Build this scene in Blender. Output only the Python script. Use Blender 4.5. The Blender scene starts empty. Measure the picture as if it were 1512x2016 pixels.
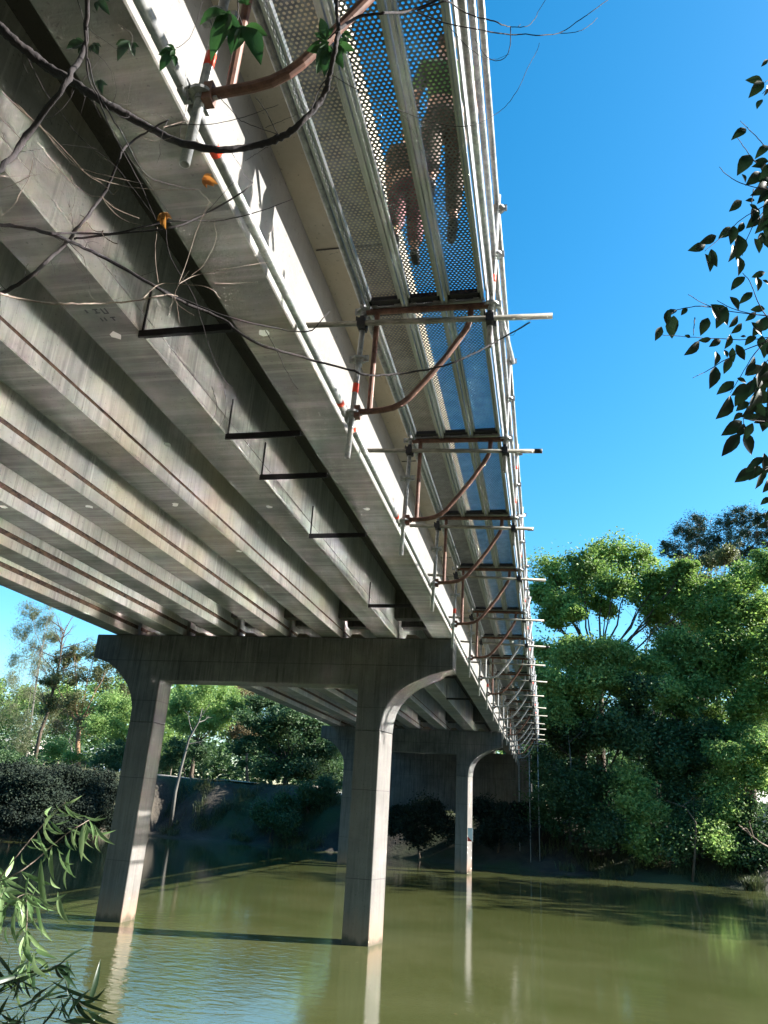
import bpy, bmesh, math, random
import numpy as np
from mathutils import Vector, Matrix
C = bpy.context.scene.collection
R = math.radians
S = 2.44                      # metres per survey unit (one scaffold bay)
rng = np.random.default_rng(7)
random.seed(7)

# ------------------------------------------------------------------ camera, sky, sun
FPX, YAW, PITCH, ROLL = 1466.0, .2201, .3766, .0582
_f = np.array([-math.sin(YAW)*math.cos(PITCH), math.cos(YAW)*math.cos(PITCH), math.sin(PITCH)])
_r = np.array([math.cos(YAW), math.sin(YAW), 0.0]); _u = np.cross(_r, _f)
cr, sr = math.cos(ROLL), math.sin(ROLL)
AR, AU, AF = cr*_r+sr*_u, -sr*_r+cr*_u, _f
cam = bpy.data.cameras.new("camera"); camo = bpy.data.objects.new("camera", cam); C.objects.link(camo)
cam.sensor_fit = 'VERTICAL'; cam.sensor_height = 36.0; cam.lens = 36.0*FPX/2016.0
cam.clip_start = .05; cam.clip_end = 3000
camo.matrix_world = Matrix(((AR[0], AU[0], -AF[0], 0), (AR[1], AU[1], -AF[1], 0), (AR[2], AU[2], -AF[2], 0), (0, 0, 0, 1)))
bpy.context.scene.camera = camo
SUNV = Vector((1.0, .25, .575)).normalized()
W = bpy.data.worlds.new("World"); bpy.context.scene.world = W; W.use_nodes = True
wn = W.node_tree; wn.nodes.clear()
sky = wn.nodes.new('ShaderNodeTexSky'); sky.sky_type = 'NISHITA'; sky.sun_disc = False
sky.sun_elevation = math.asin(SUNV.z); sky.sun_rotation = math.atan2(SUNV.x, SUNV.y)
sky.air_density = 1.0; sky.dust_density = .7; sky.ozone_density = 2.2; sky.altitude = 0
hs = wn.nodes.new('ShaderNodeHueSaturation'); hs.inputs['Hue'].default_value = .487; hs.inputs['Saturation'].default_value = 1.42
bg = wn.nodes.new('ShaderNodeBackground'); bg.inputs[1].default_value = .08
wo = wn.nodes.new('ShaderNodeOutputWorld')
wn.links.new(sky.outputs[0], hs.inputs['Color']); wn.links.new(hs.outputs[0], bg.inputs[0]); wn.links.new(bg.outputs[0], wo.inputs[0])
sl = bpy.data.lights.new("sun", 'SUN'); sl.energy = 5.0; sl.angle = R(.53); sl.color = (1, .95, .88)
so = bpy.data.objects.new("sun", sl); C.objects.link(so); so.location = (60, 15, 40)
so.rotation_euler = SUNV.to_track_quat('Z', 'Y').to_euler()
sc = bpy.context.scene
sc.view_settings.view_transform = 'Standard'; sc.view_settings.look = 'None'
sc.view_settings.exposure = 2.0; sc.view_settings.gamma = 1.0
cy = sc.cycles
cy.use_denoising = True; cy.caustics_reflective = True; cy.caustics_refractive = False
cy.blur_glossy = 0.0; cy.sample_clamp_indirect = 0; cy.max_bounces = 7; cy.diffuse_bounces = 4; cy.glossy_bounces = 4
cy.transparent_max_bounces = 24; cy.transmission_bounces = 4

# ------------------------------------------------------------------ survey helpers (units of S, world frame: x across, y along the bridge)
def ray(px, py): return (px-756)/FPX*AR-(py-1008)/FPX*AU+AF
def aty(px, py, Y): v = ray(px, py); return v/v[1]*Y
def atd(px, py, d): return ray(px, py)*d            # d = distance along the view axis

# ------------------------------------------------------------------ materials
def mat(name, col, rough=.6, metal=0., **k):
    m = bpy.data.materials.new(name); m.use_nodes = True
    b = m.node_tree.nodes['Principled BSDF']
    b.inputs['Base Color'].default_value = (*col, 1); b.inputs['Roughness'].default_value = rough; b.inputs['Metallic'].default_value = metal
    for a, v in k.items(): b.inputs[a].default_value = v
    return m
class NT:
    def __init__(s, m): s.t = m.node_tree; s.b = s.t.nodes['Principled BSDF']
    def n(s, ty, **k):
        x = s.t.nodes.new(ty)
        for a, v in k.items(): setattr(x, a, v)
        return x
    def l(s, a, b): s.t.links.new(a, b)
    def coord(s, sc=(1, 1, 1), out='Object', rot=(0, 0, 0)):
        tc = s.n('ShaderNodeTexCoord'); mp = s.n('ShaderNodeMapping'); mp.inputs['Scale'].default_value = sc; mp.inputs['Rotation'].default_value = rot
        s.l(tc.outputs[out], mp.inputs[0]); return mp.outputs[0]
    def noise(s, vec, scale, detail=4, rough=.6, dist=0):
        x = s.n('ShaderNodeTexNoise'); x.inputs['Scale'].default_value = scale; x.inputs['Detail'].default_value = detail
        x.inputs['Roughness'].default_value = rough; x.inputs['Distortion'].default_value = dist
        s.l(vec, x.inputs['Vector']); return x.outputs[0]
    def ramp(s, fac, stops):
        x = s.n('ShaderNodeValToRGB'); e = x.color_ramp.elements
        while len(e) < len(stops): e.new(.5)
        for i, (p, c) in enumerate(stops):
            e[i].position = p; e[i].color = (*c, 1) if len(c) == 3 else c
        s.l(fac, x.inputs[0]); return x.outputs[0]
    def mix(s, fac, a, b, mode='MIX'):
        x = s.n('ShaderNodeMix', data_type='RGBA', blend_type=mode)
        for sock, v in ((x.inputs[0], fac), (x.inputs[6], a), (x.inputs[7], b)):
            if hasattr(v, 'is_output'): s.l(v, sock)
            elif isinstance(v, (int, float)): sock.default_value = v
            else: sock.default_value = (*v, 1)
        return x.outputs[2]
    def math(s, op, a, b=None, c=None):
        x = s.n('ShaderNodeMath', operation=op)
        for i, v in enumerate((a, b, c)):
            if v is None: continue
            if hasattr(v, 'is_output'): s.l(v, x.inputs[i])
            else: x.inputs[i].default_value = v
        return x.outputs[0]
    def bump(s, h, strength=.3, dist=.01):
        x = s.n('ShaderNodeBump'); x.inputs['Strength'].default_value = strength; x.inputs['Distance'].default_value = dist
        s.l(h, x.inputs['Height']); s.l(x.outputs[0], s.b.inputs['Normal'])
    def col(s, c): s.l(c, s.b.inputs['Base Color'])
def grey(v): return (v, v, v)

def concrete(name, base, dark, streak=None, stain=None, warm=.0, bands=False, lines=()):
    m = mat(name, base, .85); t = NT(m)
    v = t.coord()
    c = t.mix(t.ramp(t.noise(v, 1.1, 6, .65), [(.32, grey(0)), (.68, grey(1))]), dark, base)
    if bands:     # board-marked soffit: bands across the girder
        c = t.mix(t.math('MULTIPLY', t.ramp(t.noise(t.coord((.35, 2.6, .35)), 1.6, 5, .7), [(.4, grey(0)), (.7, grey(1))]), .55), c, tuple(x*.42 for x in dark))
        c = t.mix(t.math('MULTIPLY', t.ramp(t.noise(t.coord((.2, 9, .2)), 1.3, 4, .7), [(.5, grey(0)), (.62, grey(1))]), .3), c, tuple(x*1.5 for x in base))
    if streak:    # vertical run marks
        c = t.mix(t.math('MULTIPLY', t.ramp(t.noise(t.coord((7, 7, .35)), 1.6, 5, .7), [(.48, grey(0)), (.72, grey(1))]), streak), c, tuple(x*.5 for x in dark))
        c = t.mix(t.math('MULTIPLY', t.ramp(t.noise(t.coord((9, 9, .3)), 2.3, 3, .6), [(.56, grey(0)), (.74, grey(1))]), streak*.7), c, tuple(min(1, x*1.4) for x in base))
    c = t.mix(t.math('MULTIPLY', t.ramp(t.noise(v, .45, 3, .5), [(.5, grey(0)), (.75, grey(1))]), warm), c, (base[0]*1.15, base[1]*.95, base[2]*.66))
    c = t.mix(t.math('MULTIPLY', t.ramp(t.noise(v, 28, 2, .5), [(.66, grey(0)), (.72, grey(1))]), .55), c, tuple(x*.45 for x in dark))
    if stain:     # flood staining by height above the water (object z in metres)
        z = t.n('ShaderNodeSeparateXYZ'); t.l(v, z.inputs[0])
        zz = t.math('ADD', z.outputs[2], t.math('MULTIPLY', t.noise(t.coord((3, 3, .8)), 1.3, 4, .6), .5))
        fac = t.n('ShaderNodeMapRange'); t.l(zz, fac.inputs[0]); fac.inputs[1].default_value = stain[0]; fac.inputs[2].default_value = stain[1]
        fac.inputs[3].default_value = 1; fac.inputs[4].default_value = 0
        c = t.mix(t.math('MULTIPLY', fac.outputs[0], .8), c, stain[2])
        f2 = t.n('ShaderNodeMapRange'); t.l(zz, f2.inputs[0]); f2.inputs[1].default_value = stain[0]+.36; f2.inputs[2].default_value = stain[0]+.24
        c = t.mix(t.math('MULTIPLY', f2.outputs[0], .9), c, (.06, .055, .035))
    if lines:     # formwork joints at fixed heights above the water (object z, metres)
        zs_ = t.n('ShaderNodeSeparateXYZ'); t.l(v, zs_.inputs[0]); k = None
        for zl in lines:
            q = t.math('LESS_THAN', t.math('ABSOLUTE', t.math('SUBTRACT', t.math('ADD', zs_.outputs[2], t.math('MULTIPLY', t.noise(v, 2.0, 2), .02)), zl+.01)), .009)
            k = q if k is None else t.math('MAXIMUM', k, q)
        c = t.mix(t.math('MULTIPLY', k, t.math('MULTIPLY', t.noise(v, 1.2, 3), 1.1)), c, tuple(x*.3 for x in dark))
    t.col(c)
    t.bump(t.math('ADD', t.noise(v, 9, 6, .7), t.math('MULTIPLY', t.noise(v, 60, 2, .5), .3)), .35, .012)
    return m
M = {}
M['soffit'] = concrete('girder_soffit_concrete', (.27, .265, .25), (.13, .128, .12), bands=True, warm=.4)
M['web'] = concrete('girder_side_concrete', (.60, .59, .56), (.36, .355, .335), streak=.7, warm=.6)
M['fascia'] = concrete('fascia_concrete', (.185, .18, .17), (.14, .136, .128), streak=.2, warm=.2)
M['slab'] = concrete('shaded_slab_concrete', (.08, .072, .066), (.05, .046, .043), warm=.3)  # darkened so the shade between the girders sits in its colour
M['kerb'] = concrete('kerb_concrete', (.36, .325, .25), (.27, .245, .185), streak=.12, warm=.6)
M['pier'] = concrete('pier_concrete', (.15, .148, .142), (.07, .07, .07), streak=.95, warm=.3, lines=(5.83, 4.85))
M['column'] = concrete('column_concrete', (.165, .155, .143), (.115, .108, .10), streak=.65, warm=.3, lines=(1.25, 3.05), stain=(.05, .95, (.30, .17, .10)))
m = mat('silt_strip', (.15, .095, .06), .95); t = NT(m)
t.col(t.mix(t.ramp(t.noise(t.coord((1, .4, 1)), 14, 5, .7), [(.42, grey(0)), (.66, grey(1))]), (.17, .10, .065), (.035, .025, .02))); M['silt'] = m
m = mat('galvanised_steel', (.42, .43, .43), .5, .25); t = NT(m)
t.col(t.mix(t.ramp(t.noise(t.coord(), 22, 4, .65), [(.35, grey(0)), (.68, grey(1))]), (.20, .21, .22), (.44, .44, .43)))
t.bump(t.noise(t.coord(), 70, 2), .15, .002); M['galv'] = m
m = mat('weathered_steel_pipe', (.2, .2, .17), .6, .4); t = NT(m)
t.col(t.mix(t.ramp(t.noise(t.coord((1, 4, 4)), 9, 4, .7), [(.35, grey(0)), (.7, grey(1))]), (.14, .135, .11), (.36, .34, .29))); M['pipe'] = m
m = mat('rust_brown_paint', (.2, .085, .05), .55, .1); t = NT(m)
t.col(t.mix(t.ramp(t.noise(t.coord(), 12, 5, .7), [(.35, grey(0)), (.7, grey(1))]), (.065, .026, .019), (.20, .095, .06))); M['rust'] = m
M['redtape'] = mat('red_tape', (.85, .07, .03), .5)
M['dark'] = mat('dark_clamp_steel', (.035, .035, .04), .5, .6)
M['bracketsteel'] = mat('dark_angle_steel', (.016, .013, .016), .8, .0)
M['alu'] = mat('plank_rib_steel', (.33, .34, .34), .42, .6)
m = mat('bearing_rubber', (.04, .04, .04), .8); M['rubber'] = m
# perforated plank sheet: real round holes through a thin sheet, as a mask on a hexagonal grid (metres)
m = mat('perforated_plank_steel', (.08, .085, .1), .5, .2); t = NT(m)
v = t.coord(); sx = t.n('ShaderNodeSeparateXYZ'); t.l(v, sx.inputs[0])
def holes(px, py, r):
    a = None
    for ox, oy in ((0, 0), (.5, .5)):
        fx = t.math('SUBTRACT', t.math('FRACT', t.math('ADD', t.math('DIVIDE', sx.outputs[0], px), ox+100)), .5)
        fy = t.math('SUBTRACT', t.math('FRACT', t.math('ADD', t.math('DIVIDE', sx.outputs[1], py), oy+100)), .5)
        fx = t.math('MULTIPLY', fx, px); fy = t.math('MULTIPLY', fy, py)
        d = t.math('SQRT', t.math('ADD', t.math('MULTIPLY', fx, fx), t.math('MULTIPLY', fy, fy)))
        h = t.math('LESS_THAN', d, r)
        a = h if a is None else t.math('MAXIMUM', a, h)
    return a
ha = holes(.033, .051, .0100)
t.l(t.math('SUBTRACT', 1.0, ha), t.b.inputs['Alpha'])
t.col(t.mix(t.ramp(t.noise(t.coord(), 6, 4, .7), [(.4, grey(0)), (.7, grey(1))]), (.08, .085, .095), (.20, .205, .21)))
M['perf'] = m
# water: murky green body under a rippled mirror surface
m = mat('river_water', (.10, .105, .04), .15, IOR=1.9); t = NT(m)
v = t.coord(out='Object')
n1 = t.noise(t.coord((1, 1.7, 1), rot=(0, 0, .35)), 2.6, 2, .5, .5); n2 = t.noise(t.coord((1, 2.6, 1), rot=(0, 0, -.25)), 9, 2, .5)
patch = t.ramp(t.noise(v, .07, 2, .5), [(.40, grey(.05)), (.66, grey(.22))])
sp = t.n('ShaderNodeSeparateXYZ'); t.l(v, sp.inputs[0])
wx = t.n('ShaderNodeMapRange'); t.l(sp.outputs[0], wx.inputs[0]); wx.inputs[1].default_value = -3.2; wx.inputs[2].default_value = -6.5   # breeze patch under the bridge, left
wy = t.n('ShaderNodeMapRange'); t.l(sp.outputs[1], wy.inputs[0]); wy.inputs[1].default_value = 22; wy.inputs[2].default_value = 12
wind = t.math('MULTIPLY', wx.outputs[0], wy.outputs[0])
t.bump(t.math('MULTIPLY', t.math('ADD', n1, t.math('MULTIPLY', n2, .25)), t.math('ADD', t.math('ADD', patch, t.math('MULTIPLY', wy.outputs[0], .13)), t.math('MULTIPLY', wind, 2.2))), .5, .014)
t.col(t.mix(t.ramp(t.noise(v, .22, 4, .6, .5), [(.4, grey(0)), (.62, grey(1))]), (.060, .070, .023), (.082, .090, .036)))
# thin-tailed (Beckmann) gloss over a murky diffuse body, joined by Fresnel
df = t.n('ShaderNodeBsdfDiffuse'); gl = t.n('ShaderNodeBsdfGlossy'); gl.distribution = 'BECKMANN'; gl.inputs['Roughness'].default_value = .10
fr = t.n('ShaderNodeFresnel'); fr.inputs['IOR'].default_value = 2.15; mx = t.n('ShaderNodeMixShader')
t.l(t.b.inputs['Base Color'].links[0].from_socket, df.inputs['Color']); nb = t.b.inputs['Normal'].links[0].from_socket
for q in (df, gl, fr): t.l(nb, q.inputs['Normal'])
gl.inputs['Color'].default_value = (1, 1, 1, 1)
t.l(fr.outputs[0], mx.inputs[0]); t.l(df.outputs[0], mx.inputs[1]); t.l(gl.outputs[0], mx.inputs[2]); t.l(mx.outputs[0], t.t.nodes['Material Output'].inputs[0])
M['water'] = m
m = mat('bank_earth', (.1, .08, .05), .95); t = NT(m)
v = t.coord()
c = t.mix(t.ramp(t.noise(v, .9, 6, .7), [(.35, grey(0)), (.65, grey(1))]), (.022, .019, .015), (.065, .053, .038))  # earth toned down to carry the bank's shade in its colour
c = t.mix(t.ramp(t.noise(v, .25, 3, .6), [(.45, grey(0)), (.62, grey(1))]), c, (.03, .045, .014))
z = t.n('ShaderNodeSeparateXYZ'); t.l(v, z.inputs[0])
mr = t.n('ShaderNodeMapRange'); t.l(z.outputs[2], mr.inputs[0]); mr.inputs[1].default_value = .9; mr.inputs[2].default_value = 1.5
c = t.mix(mr.outputs[0], c, (.045, .06, .02)); t.col(c); t.bump(t.noise(v, 5, 6, .7), .8, .08); M['earth'] = m
M['white'] = mat('white_paint', (.8, .8, .78), .5)
M['red'] = mat('red_paint', (.65, .05, .04), .5)
M['wall'] = mat('pale_rendered_wall', (.6, .56, .5), .8)
M['pavegrey'] = mat('pale_path_gravel', (.45, .42, .36), .9)
M['wood'] = mat('weathered_timber', (.16, .13, .1), .85)
def leafmat(name, a, b, trans=.35, rough=.55, brown=None):
    m = mat(name, a, rough); t = NT(m)
    g = t.n('ShaderNodeNewGeometry'); fac = g.outputs['Random Per Island']
    c = t.mix(fac, a, b)
    c = t.mix(t.math('MULTIPLY', t.ramp(t.noise(t.coord(), .35, 2, .5), [(.4, grey(0)), (.62, grey(1))]), .6), c, tuple(x*.6 for x in a))
    if brown: c = t.mix(t.math('GREATER_THAN', fac, brown[0]), c, brown[1])
    t.col(c); tr = t.n('ShaderNodeBsdfTranslucent'); t.l(c, tr.inputs[0])
    ms = t.n('ShaderNodeMixShader'); ms.inputs[0].default_value = trans
    t.l(t.b.outputs[0], ms.inputs[1]); t.l(tr.outputs[0], ms.inputs[2])
    t.l(ms.outputs[0], t.t.nodes['Material Output'].inputs[0]); return m
def barkmat(name, a, b, sc=14):
    m = mat(name, a, .9); t = NT(m)
    t.col(t.mix(t.ramp(t.noise(t.coord((1, 1, .3)), sc, 5, .7), [(.35, grey(0)), (.65, grey(1))]), a, b)); t.bump(t.noise(t.coord((1, 1, .3)), sc*2, 4), .5, .01); return m
M['bark'] = barkmat('brown_bark', (.045, .032, .022), (.12, .09, .065), 5)
M['palebark'] = barkmat('pale_bark', (.07, .066, .058), (.16, .15, .13), 4)
M['orangelitbark'] = barkmat('orange_lit_bark', (.16, .08, .04), (.26, .16, .09), 4)  # orange light on the trunk is put into the bark colour
M['vine'] = barkmat('dark_twig_bark', (.008, .006, .008), (.024, .017, .017), 40)
M['twigpale'] = barkmat('pale_twig_bark', (.11, .08, .062), (.24, .19, .155), 40)

# ------------------------------------------------------------------ object helpers
def tag(o, label=None, cat=None, group=None, kind=None):
    if label: o['label'] = label
    if cat: o['category'] = cat
    if group: o['group'] = group
    if kind: o['kind'] = kind
    return o
def empty(name, loc=(0, 0, 0), label=None, cat=None, group=None):
    o = bpy.data.objects.new(name, None); C.objects.link(o); o.location = Vector(loc)*S; o.empty_display_size = .2
    return tag(o, label, cat, group)
class MB:
    """collects geometry in survey units; build() makes one mesh object in metres"""
    def __init__(s): s.v = []; s.f = []; s.mi = []
    def add(s, vs, fs, mi=0):
        b = len(s.v); s.v += [tuple(map(float, p)) for p in vs]; s.f += [tuple(b+i for i in f) for f in fs]; s.mi += [mi]*len(fs)
    def box(s, a, b, mi=0):
        (x0, y0, z0), (x1, y1, z1) = a, b
        s.add([(x0, y0, z0), (x1, y0, z0), (x1, y1, z0), (x0, y1, z0), (x0, y0, z1), (x1, y0, z1), (x1, y1, z1), (x0, y1, z1)],
              [(0, 3, 2, 1), (4, 5, 6, 7), (0, 1, 5, 4), (1, 2, 6, 5), (2, 3, 7, 6), (3, 0, 4, 7)], mi)
    def tube(s, pts, r, n=10, mi=0, cap=True):
        pts = [Vector(p) for p in pts]; k = len(pts)
        rs = r if hasattr(r, '__len__') else [r]*k
        ring0 = None; b = len(s.v); up = None
        for i, p in enumerate(pts):
            d = (pts[min(i+1, k-1)]-pts[max(i-1, 0)]).normalized()
            if up is None:
                up = Vector((0, 0, 1)) if abs(d.z) < .9 else Vector((0, 1, 0))
            a = d.cross(up).normalized(); c = a.cross(d).normalized(); up = c
            for j in range(n):
                t_ = 2*math.pi*j/n; q = p+(a*math.cos(t_)+c*math.sin(t_))*rs[i]; s.v.append((q.x, q.y, q.z))
        for i in range(k-1):
            for j in range(n):
                s.f.append((b+i*n+j, b+i*n+(j+1) % n, b+(i+1)*n+(j+1) % n, b+(i+1)*n+j)); s.mi.append(mi)
        if cap:
            s.f.append(tuple(b+j for j in range(n-1, -1, -1))); s.mi.append(mi)
            s.f.append(tuple(b+(k-1)*n+j for j in range(n))); s.mi.append(mi)
    def hollow(s, a, b, r, ri, n=12, mi=0):   # open pipe
        a, b = Vector(a), Vector(b); d = (b-a).normalized(); up = Vector((0, 0, 1)) if abs(d.z) < .9 else Vector((0, 1, 0))
        x = d.cross(up).normalized(); y = x.cross(d).normalized(); base = len(s.v)
        for p, rr in ((a, ri), (a, r), (b, r), (b, ri)):
            for j in range(n):
                t_ = 2*math.pi*j/n; q = p+(x*math.cos(t_)+y*math.sin(t_))*rr; s.v.append((q.x, q.y, q.z))
        for k in range(4):
            for j in range(n):
                s.f.append((base+k*n+j, base+k*n+(j+1) % n, base+((k+1) % 4)*n+(j+1) % n, base+((k+1) % 4)*n+j)); s.mi.append(mi)
    def build(s, name, m, parent=None, smooth=False, bevel=0):
        me = bpy.data.meshes.new(name)
        off = np.array(parent_origin(parent)) if parent else np.zeros(3)
        vv = np.array(s.v)*S-off
        me.from_pydata([tuple(q) for q in vv], [], s.f); 
        for q in (m if isinstance(m, (list, tuple)) else [m]): me.materials.append(q)
        me.polygons.foreach_set('material_index', s.mi)
        me.polygons.foreach_set('use_smooth', [smooth]*len(s.f)); me.update()
        o = bpy.data.objects.new(name, me); C.objects.link(o)
        if parent: o.parent = parent
        if bevel:
            bv = o.modifiers.new('bevel', 'BEVEL'); bv.width = bevel; bv.segments = 2; bv.limit_method = 'ANGLE'; bv.angle_limit = R(40)
        return o
def parent_origin(p):
    v = Vector((0, 0, 0))
    while p is not None: v = v+p.location; p = p.parent
    return v
def fastmesh(name, verts, loops, nper, m, parent=None, smooth=False):
    """verts (N,3) metres world; loops: face vertex indices all with nper corners"""
    me = bpy.data.meshes.new(name); nf = len(loops)//nper
    off = np.array(parent_origin(parent)) if parent else np.zeros(3)
    me.vertices.add(len(verts)); me.vertices.foreach_set('co', (verts-off).astype(np.float32).ravel())
    me.loops.add(len(loops)); me.loops.foreach_set('vertex_index', np.asarray(loops, dtype=np.int32))
    me.polygons.add(nf); me.polygons.foreach_set('loop_start', np.arange(nf, dtype=np.int32)*nper)
    me.polygons.foreach_set('use_smooth', np.full(nf, smooth))
    me.materials.append(m); me.update(calc_edges=True)
    o = bpy.data.objects.new(name, me); C.objects.link(o)
    if parent: o.parent = parent
    return o

# ------------------------------------------------------------------ setting: water and ground
HW = -1.113                     # water level
wb = MB(); wb.add([(-140, -60, HW), (140, -60, HW), (140, 120, HW), (-140, 120, HW)], [(0, 1, 2, 3)])
tag(wb.build('water', M['water']), 'still murky green river water with light ripples', kind='structure')
def vnoise(x, y, seed=0):       # cheap smooth value noise
    xi, yi = np.floor(x).astype(int), np.floor(y).astype(int); fx, fy = x-xi, y-yi
    def h(a, b):
        n = (a*374761393+b*668265263+seed*1013904223) & 0x7fffffff
        n = ((n ^ (n >> 13))*1274126177) & 0x7fffffff
        return ((n ^ (n >> 16)) & 0xffff)/65535.0
    fx, fy = fx*fx*(3-2*fx), fy*fy*(3-2*fy)
    return (h(xi, yi)*(1-fx)+h(xi+1, yi)*fx)*(1-fy)+(h(xi, yi+1)*(1-fx)+h(xi+1, yi+1)*fx)*fy
def fbm(x, y, seed=0, o=4):
    return sum(vnoise(x*2**i, y*2**i, seed+i)/2**i for i in range(o))/(2-2**(1-o))
FB = ([-60, -14, -12.2, -11.6, -11.2, -9, -6, -2, .56, 4.1, 8, 12, 18, 60], [15.0, 15.6, 16.0, 18.2, 21.2, 21.0, 20.0, 18.6, 18.0, 17.5, 16.0, 14.3, 13.2, 2])
def ground_z(X, Y):
    X = np.asarray(X, float); Y = np.asarray(Y, float)
    d = Y-np.interp(X, *FB)+(fbm(X*.9, Y*.9, 3)-.5)*1.1       # distance beyond the far waterline
    top = np.interp(X, [-30, -12, -7, -4.8, -.5, 2, 6, 30], [.50, .47, .42, .0, -.12, .0, -.1, .1])
    zf = np.interp(d, [-2, -.3, 0, .35, 1.1, 2.2, 60], [-1.7, -1.3, -1.12, -.75, 0, 0, 0])
    t_ = np.clip((d-.1)/1.9, 0, 1); t_ = t_*t_*(3-2*t_)
    zf = np.where(d > 0, HW+.04+(top-HW-.04)*t_+np.clip(d-2.2, 0, 99)*.012, np.maximum(HW-.5, HW+d*.5))
    dn = (2.3-.25*np.sin(X*.9)+(fbm(X*.8, Y*.8, 9)-.5)*.5)-Y   # near bank
    zn = np.where(dn > 0, HW+(np.clip(dn/1.4, 0, 1)**.8)*.42+np.clip(dn-1.4, 0, 9)*.03, HW-.6)
    z = np.maximum(zf, zn)
    return z+np.where((d > .15) | (dn > .3), (fbm(X*3.1, Y*3.1, 5)-.5)*.16+(fbm(X*9, Y*9, 6)-.5)*.05, 0)
gx = np.concatenate([np.linspace(-400, -32, 16), np.arange(-30, 30.01, .22), np.linspace(32, 400, 16)])
gy = np.concatenate([np.linspace(-400, -12, 10), np.arange(-8, 12, .5), np.arange(12, 30, .2), np.linspace(31, 400, 22)])
GX, GY = np.meshgrid(gx, gy); GZ = ground_z(GX, GY)
nx, ny = len(gx), len(gy)
idx = np.arange(nx*ny).reshape(ny, nx)
q = np.stack([idx[:-1, :-1], idx[:-1, 1:], idx[1:, 1:], idx[1:, :-1]], -1).reshape(-1)
tag(fastmesh('ground', np.stack([GX, GY, GZ], -1).reshape(-1, 3)*S, q, 4, M['earth'], smooth=True), 'brown earth river bank and grass beyond', kind='structure')

# ------------------------------------------------------------------ the bridge
bridge = empty('concrete_bridge', (-2.7, 7.2, HW), 'long concrete girder bridge on two piers over the river', 'bridge')
ZS, ZT, GW, GP, GXR = 1.552, 2.0, .207, .5663, -.83      # soffit, slab underside, girder width, spacing, right edge of outer girder
SPANS = [(-4.0, 7.20), (7.26, 15.86), (15.92, 23.0)]
def girder_mb(xr, y0, y1, sh=.026):
    m = MB(); xl = xr-GW; e = .004
    prof = [(xl+e, ZS), (xr-e, ZS), (xr, ZS+e), (xr, ZS+.07), (xr-.010, ZS+.074), (xr-.010, ZS+.074+sh), (xr-.005, ZS+.078+sh), (xr-.005, ZT),
            (xl+.005, ZT), (xl+.005, ZS+.078+sh), (xl+.010, ZS+.074+sh), (xl+.010, ZS+.074), (xl, ZS+.07), (xl, ZS+e)]
    mats = [0, 1, 1, 1, 2, 2, 1, 3, 1, 2, 2, 1, 1, 1]
    ys = list(np.linspace(y0, y1, 24)); n = len(prof); b = len(m.v)
    for y in ys: m.v += [(x, y, z) for x, z in prof]
    for k in range(len(ys)-1):
        for i in range(n):
            m.f.append((b+k*n+i, b+(k+1)*n+i, b+(k+1)*n+(i+1) % n, b+k*n+(i+1) % n)); m.mi.append(mats[i])
    m.f.append(tuple(b+i for i in range(n))); m.mi.append(1)
    m.f.append(tuple(b+(len(ys)-1)*n+i for i in range(n-1, -1, -1))); m.mi.append(1)
    return m
first = None
for (y0, y1) in SPANS:
    for k in range(7):
        xr = GXR-GP*k
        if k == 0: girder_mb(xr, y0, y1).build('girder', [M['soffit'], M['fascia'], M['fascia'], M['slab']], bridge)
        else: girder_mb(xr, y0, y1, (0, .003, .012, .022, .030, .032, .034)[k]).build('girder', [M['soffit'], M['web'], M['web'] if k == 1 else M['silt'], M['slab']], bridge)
XL = GXR-GP*6-GW                                              # left edge of the last girder
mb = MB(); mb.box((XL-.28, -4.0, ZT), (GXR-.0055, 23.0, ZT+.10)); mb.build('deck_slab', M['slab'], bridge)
mb = MB(); mb.box((GXR-.005, -4.0, ZT+.001), (-.55, 23.0, ZT+.10)); mb.build('edge_beam', M['kerb'], bridge)
for x0, x1 in ((-.63, -.56), (XL-.27, XL-.20)):
    mb = MB(); mb.box((x0, -4.0, ZT+.101), (x1, 23.0, ZT+.36)); mb.build('parapet', M['kerb'], bridge)
# underside of the slab between girders: darker haunch strips, edge kerb joint beads
for y in np.arange(-3.5, 23, 1.9):
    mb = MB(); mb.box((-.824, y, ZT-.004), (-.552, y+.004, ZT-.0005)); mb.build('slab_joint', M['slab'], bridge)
for (y0, y1) in SPANS:
    for k in range(6):
        xr = GXR-GP*k-GW
        for ye in (y0+.10, y1-.22):
            mb = MB(); mb.box((xr-GP+GW+.002, ye, ZS+.16), (xr-.002, ye+.12, ZT-.002)); mb.build('diaphragm', M['pier'], bridge)
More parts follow.
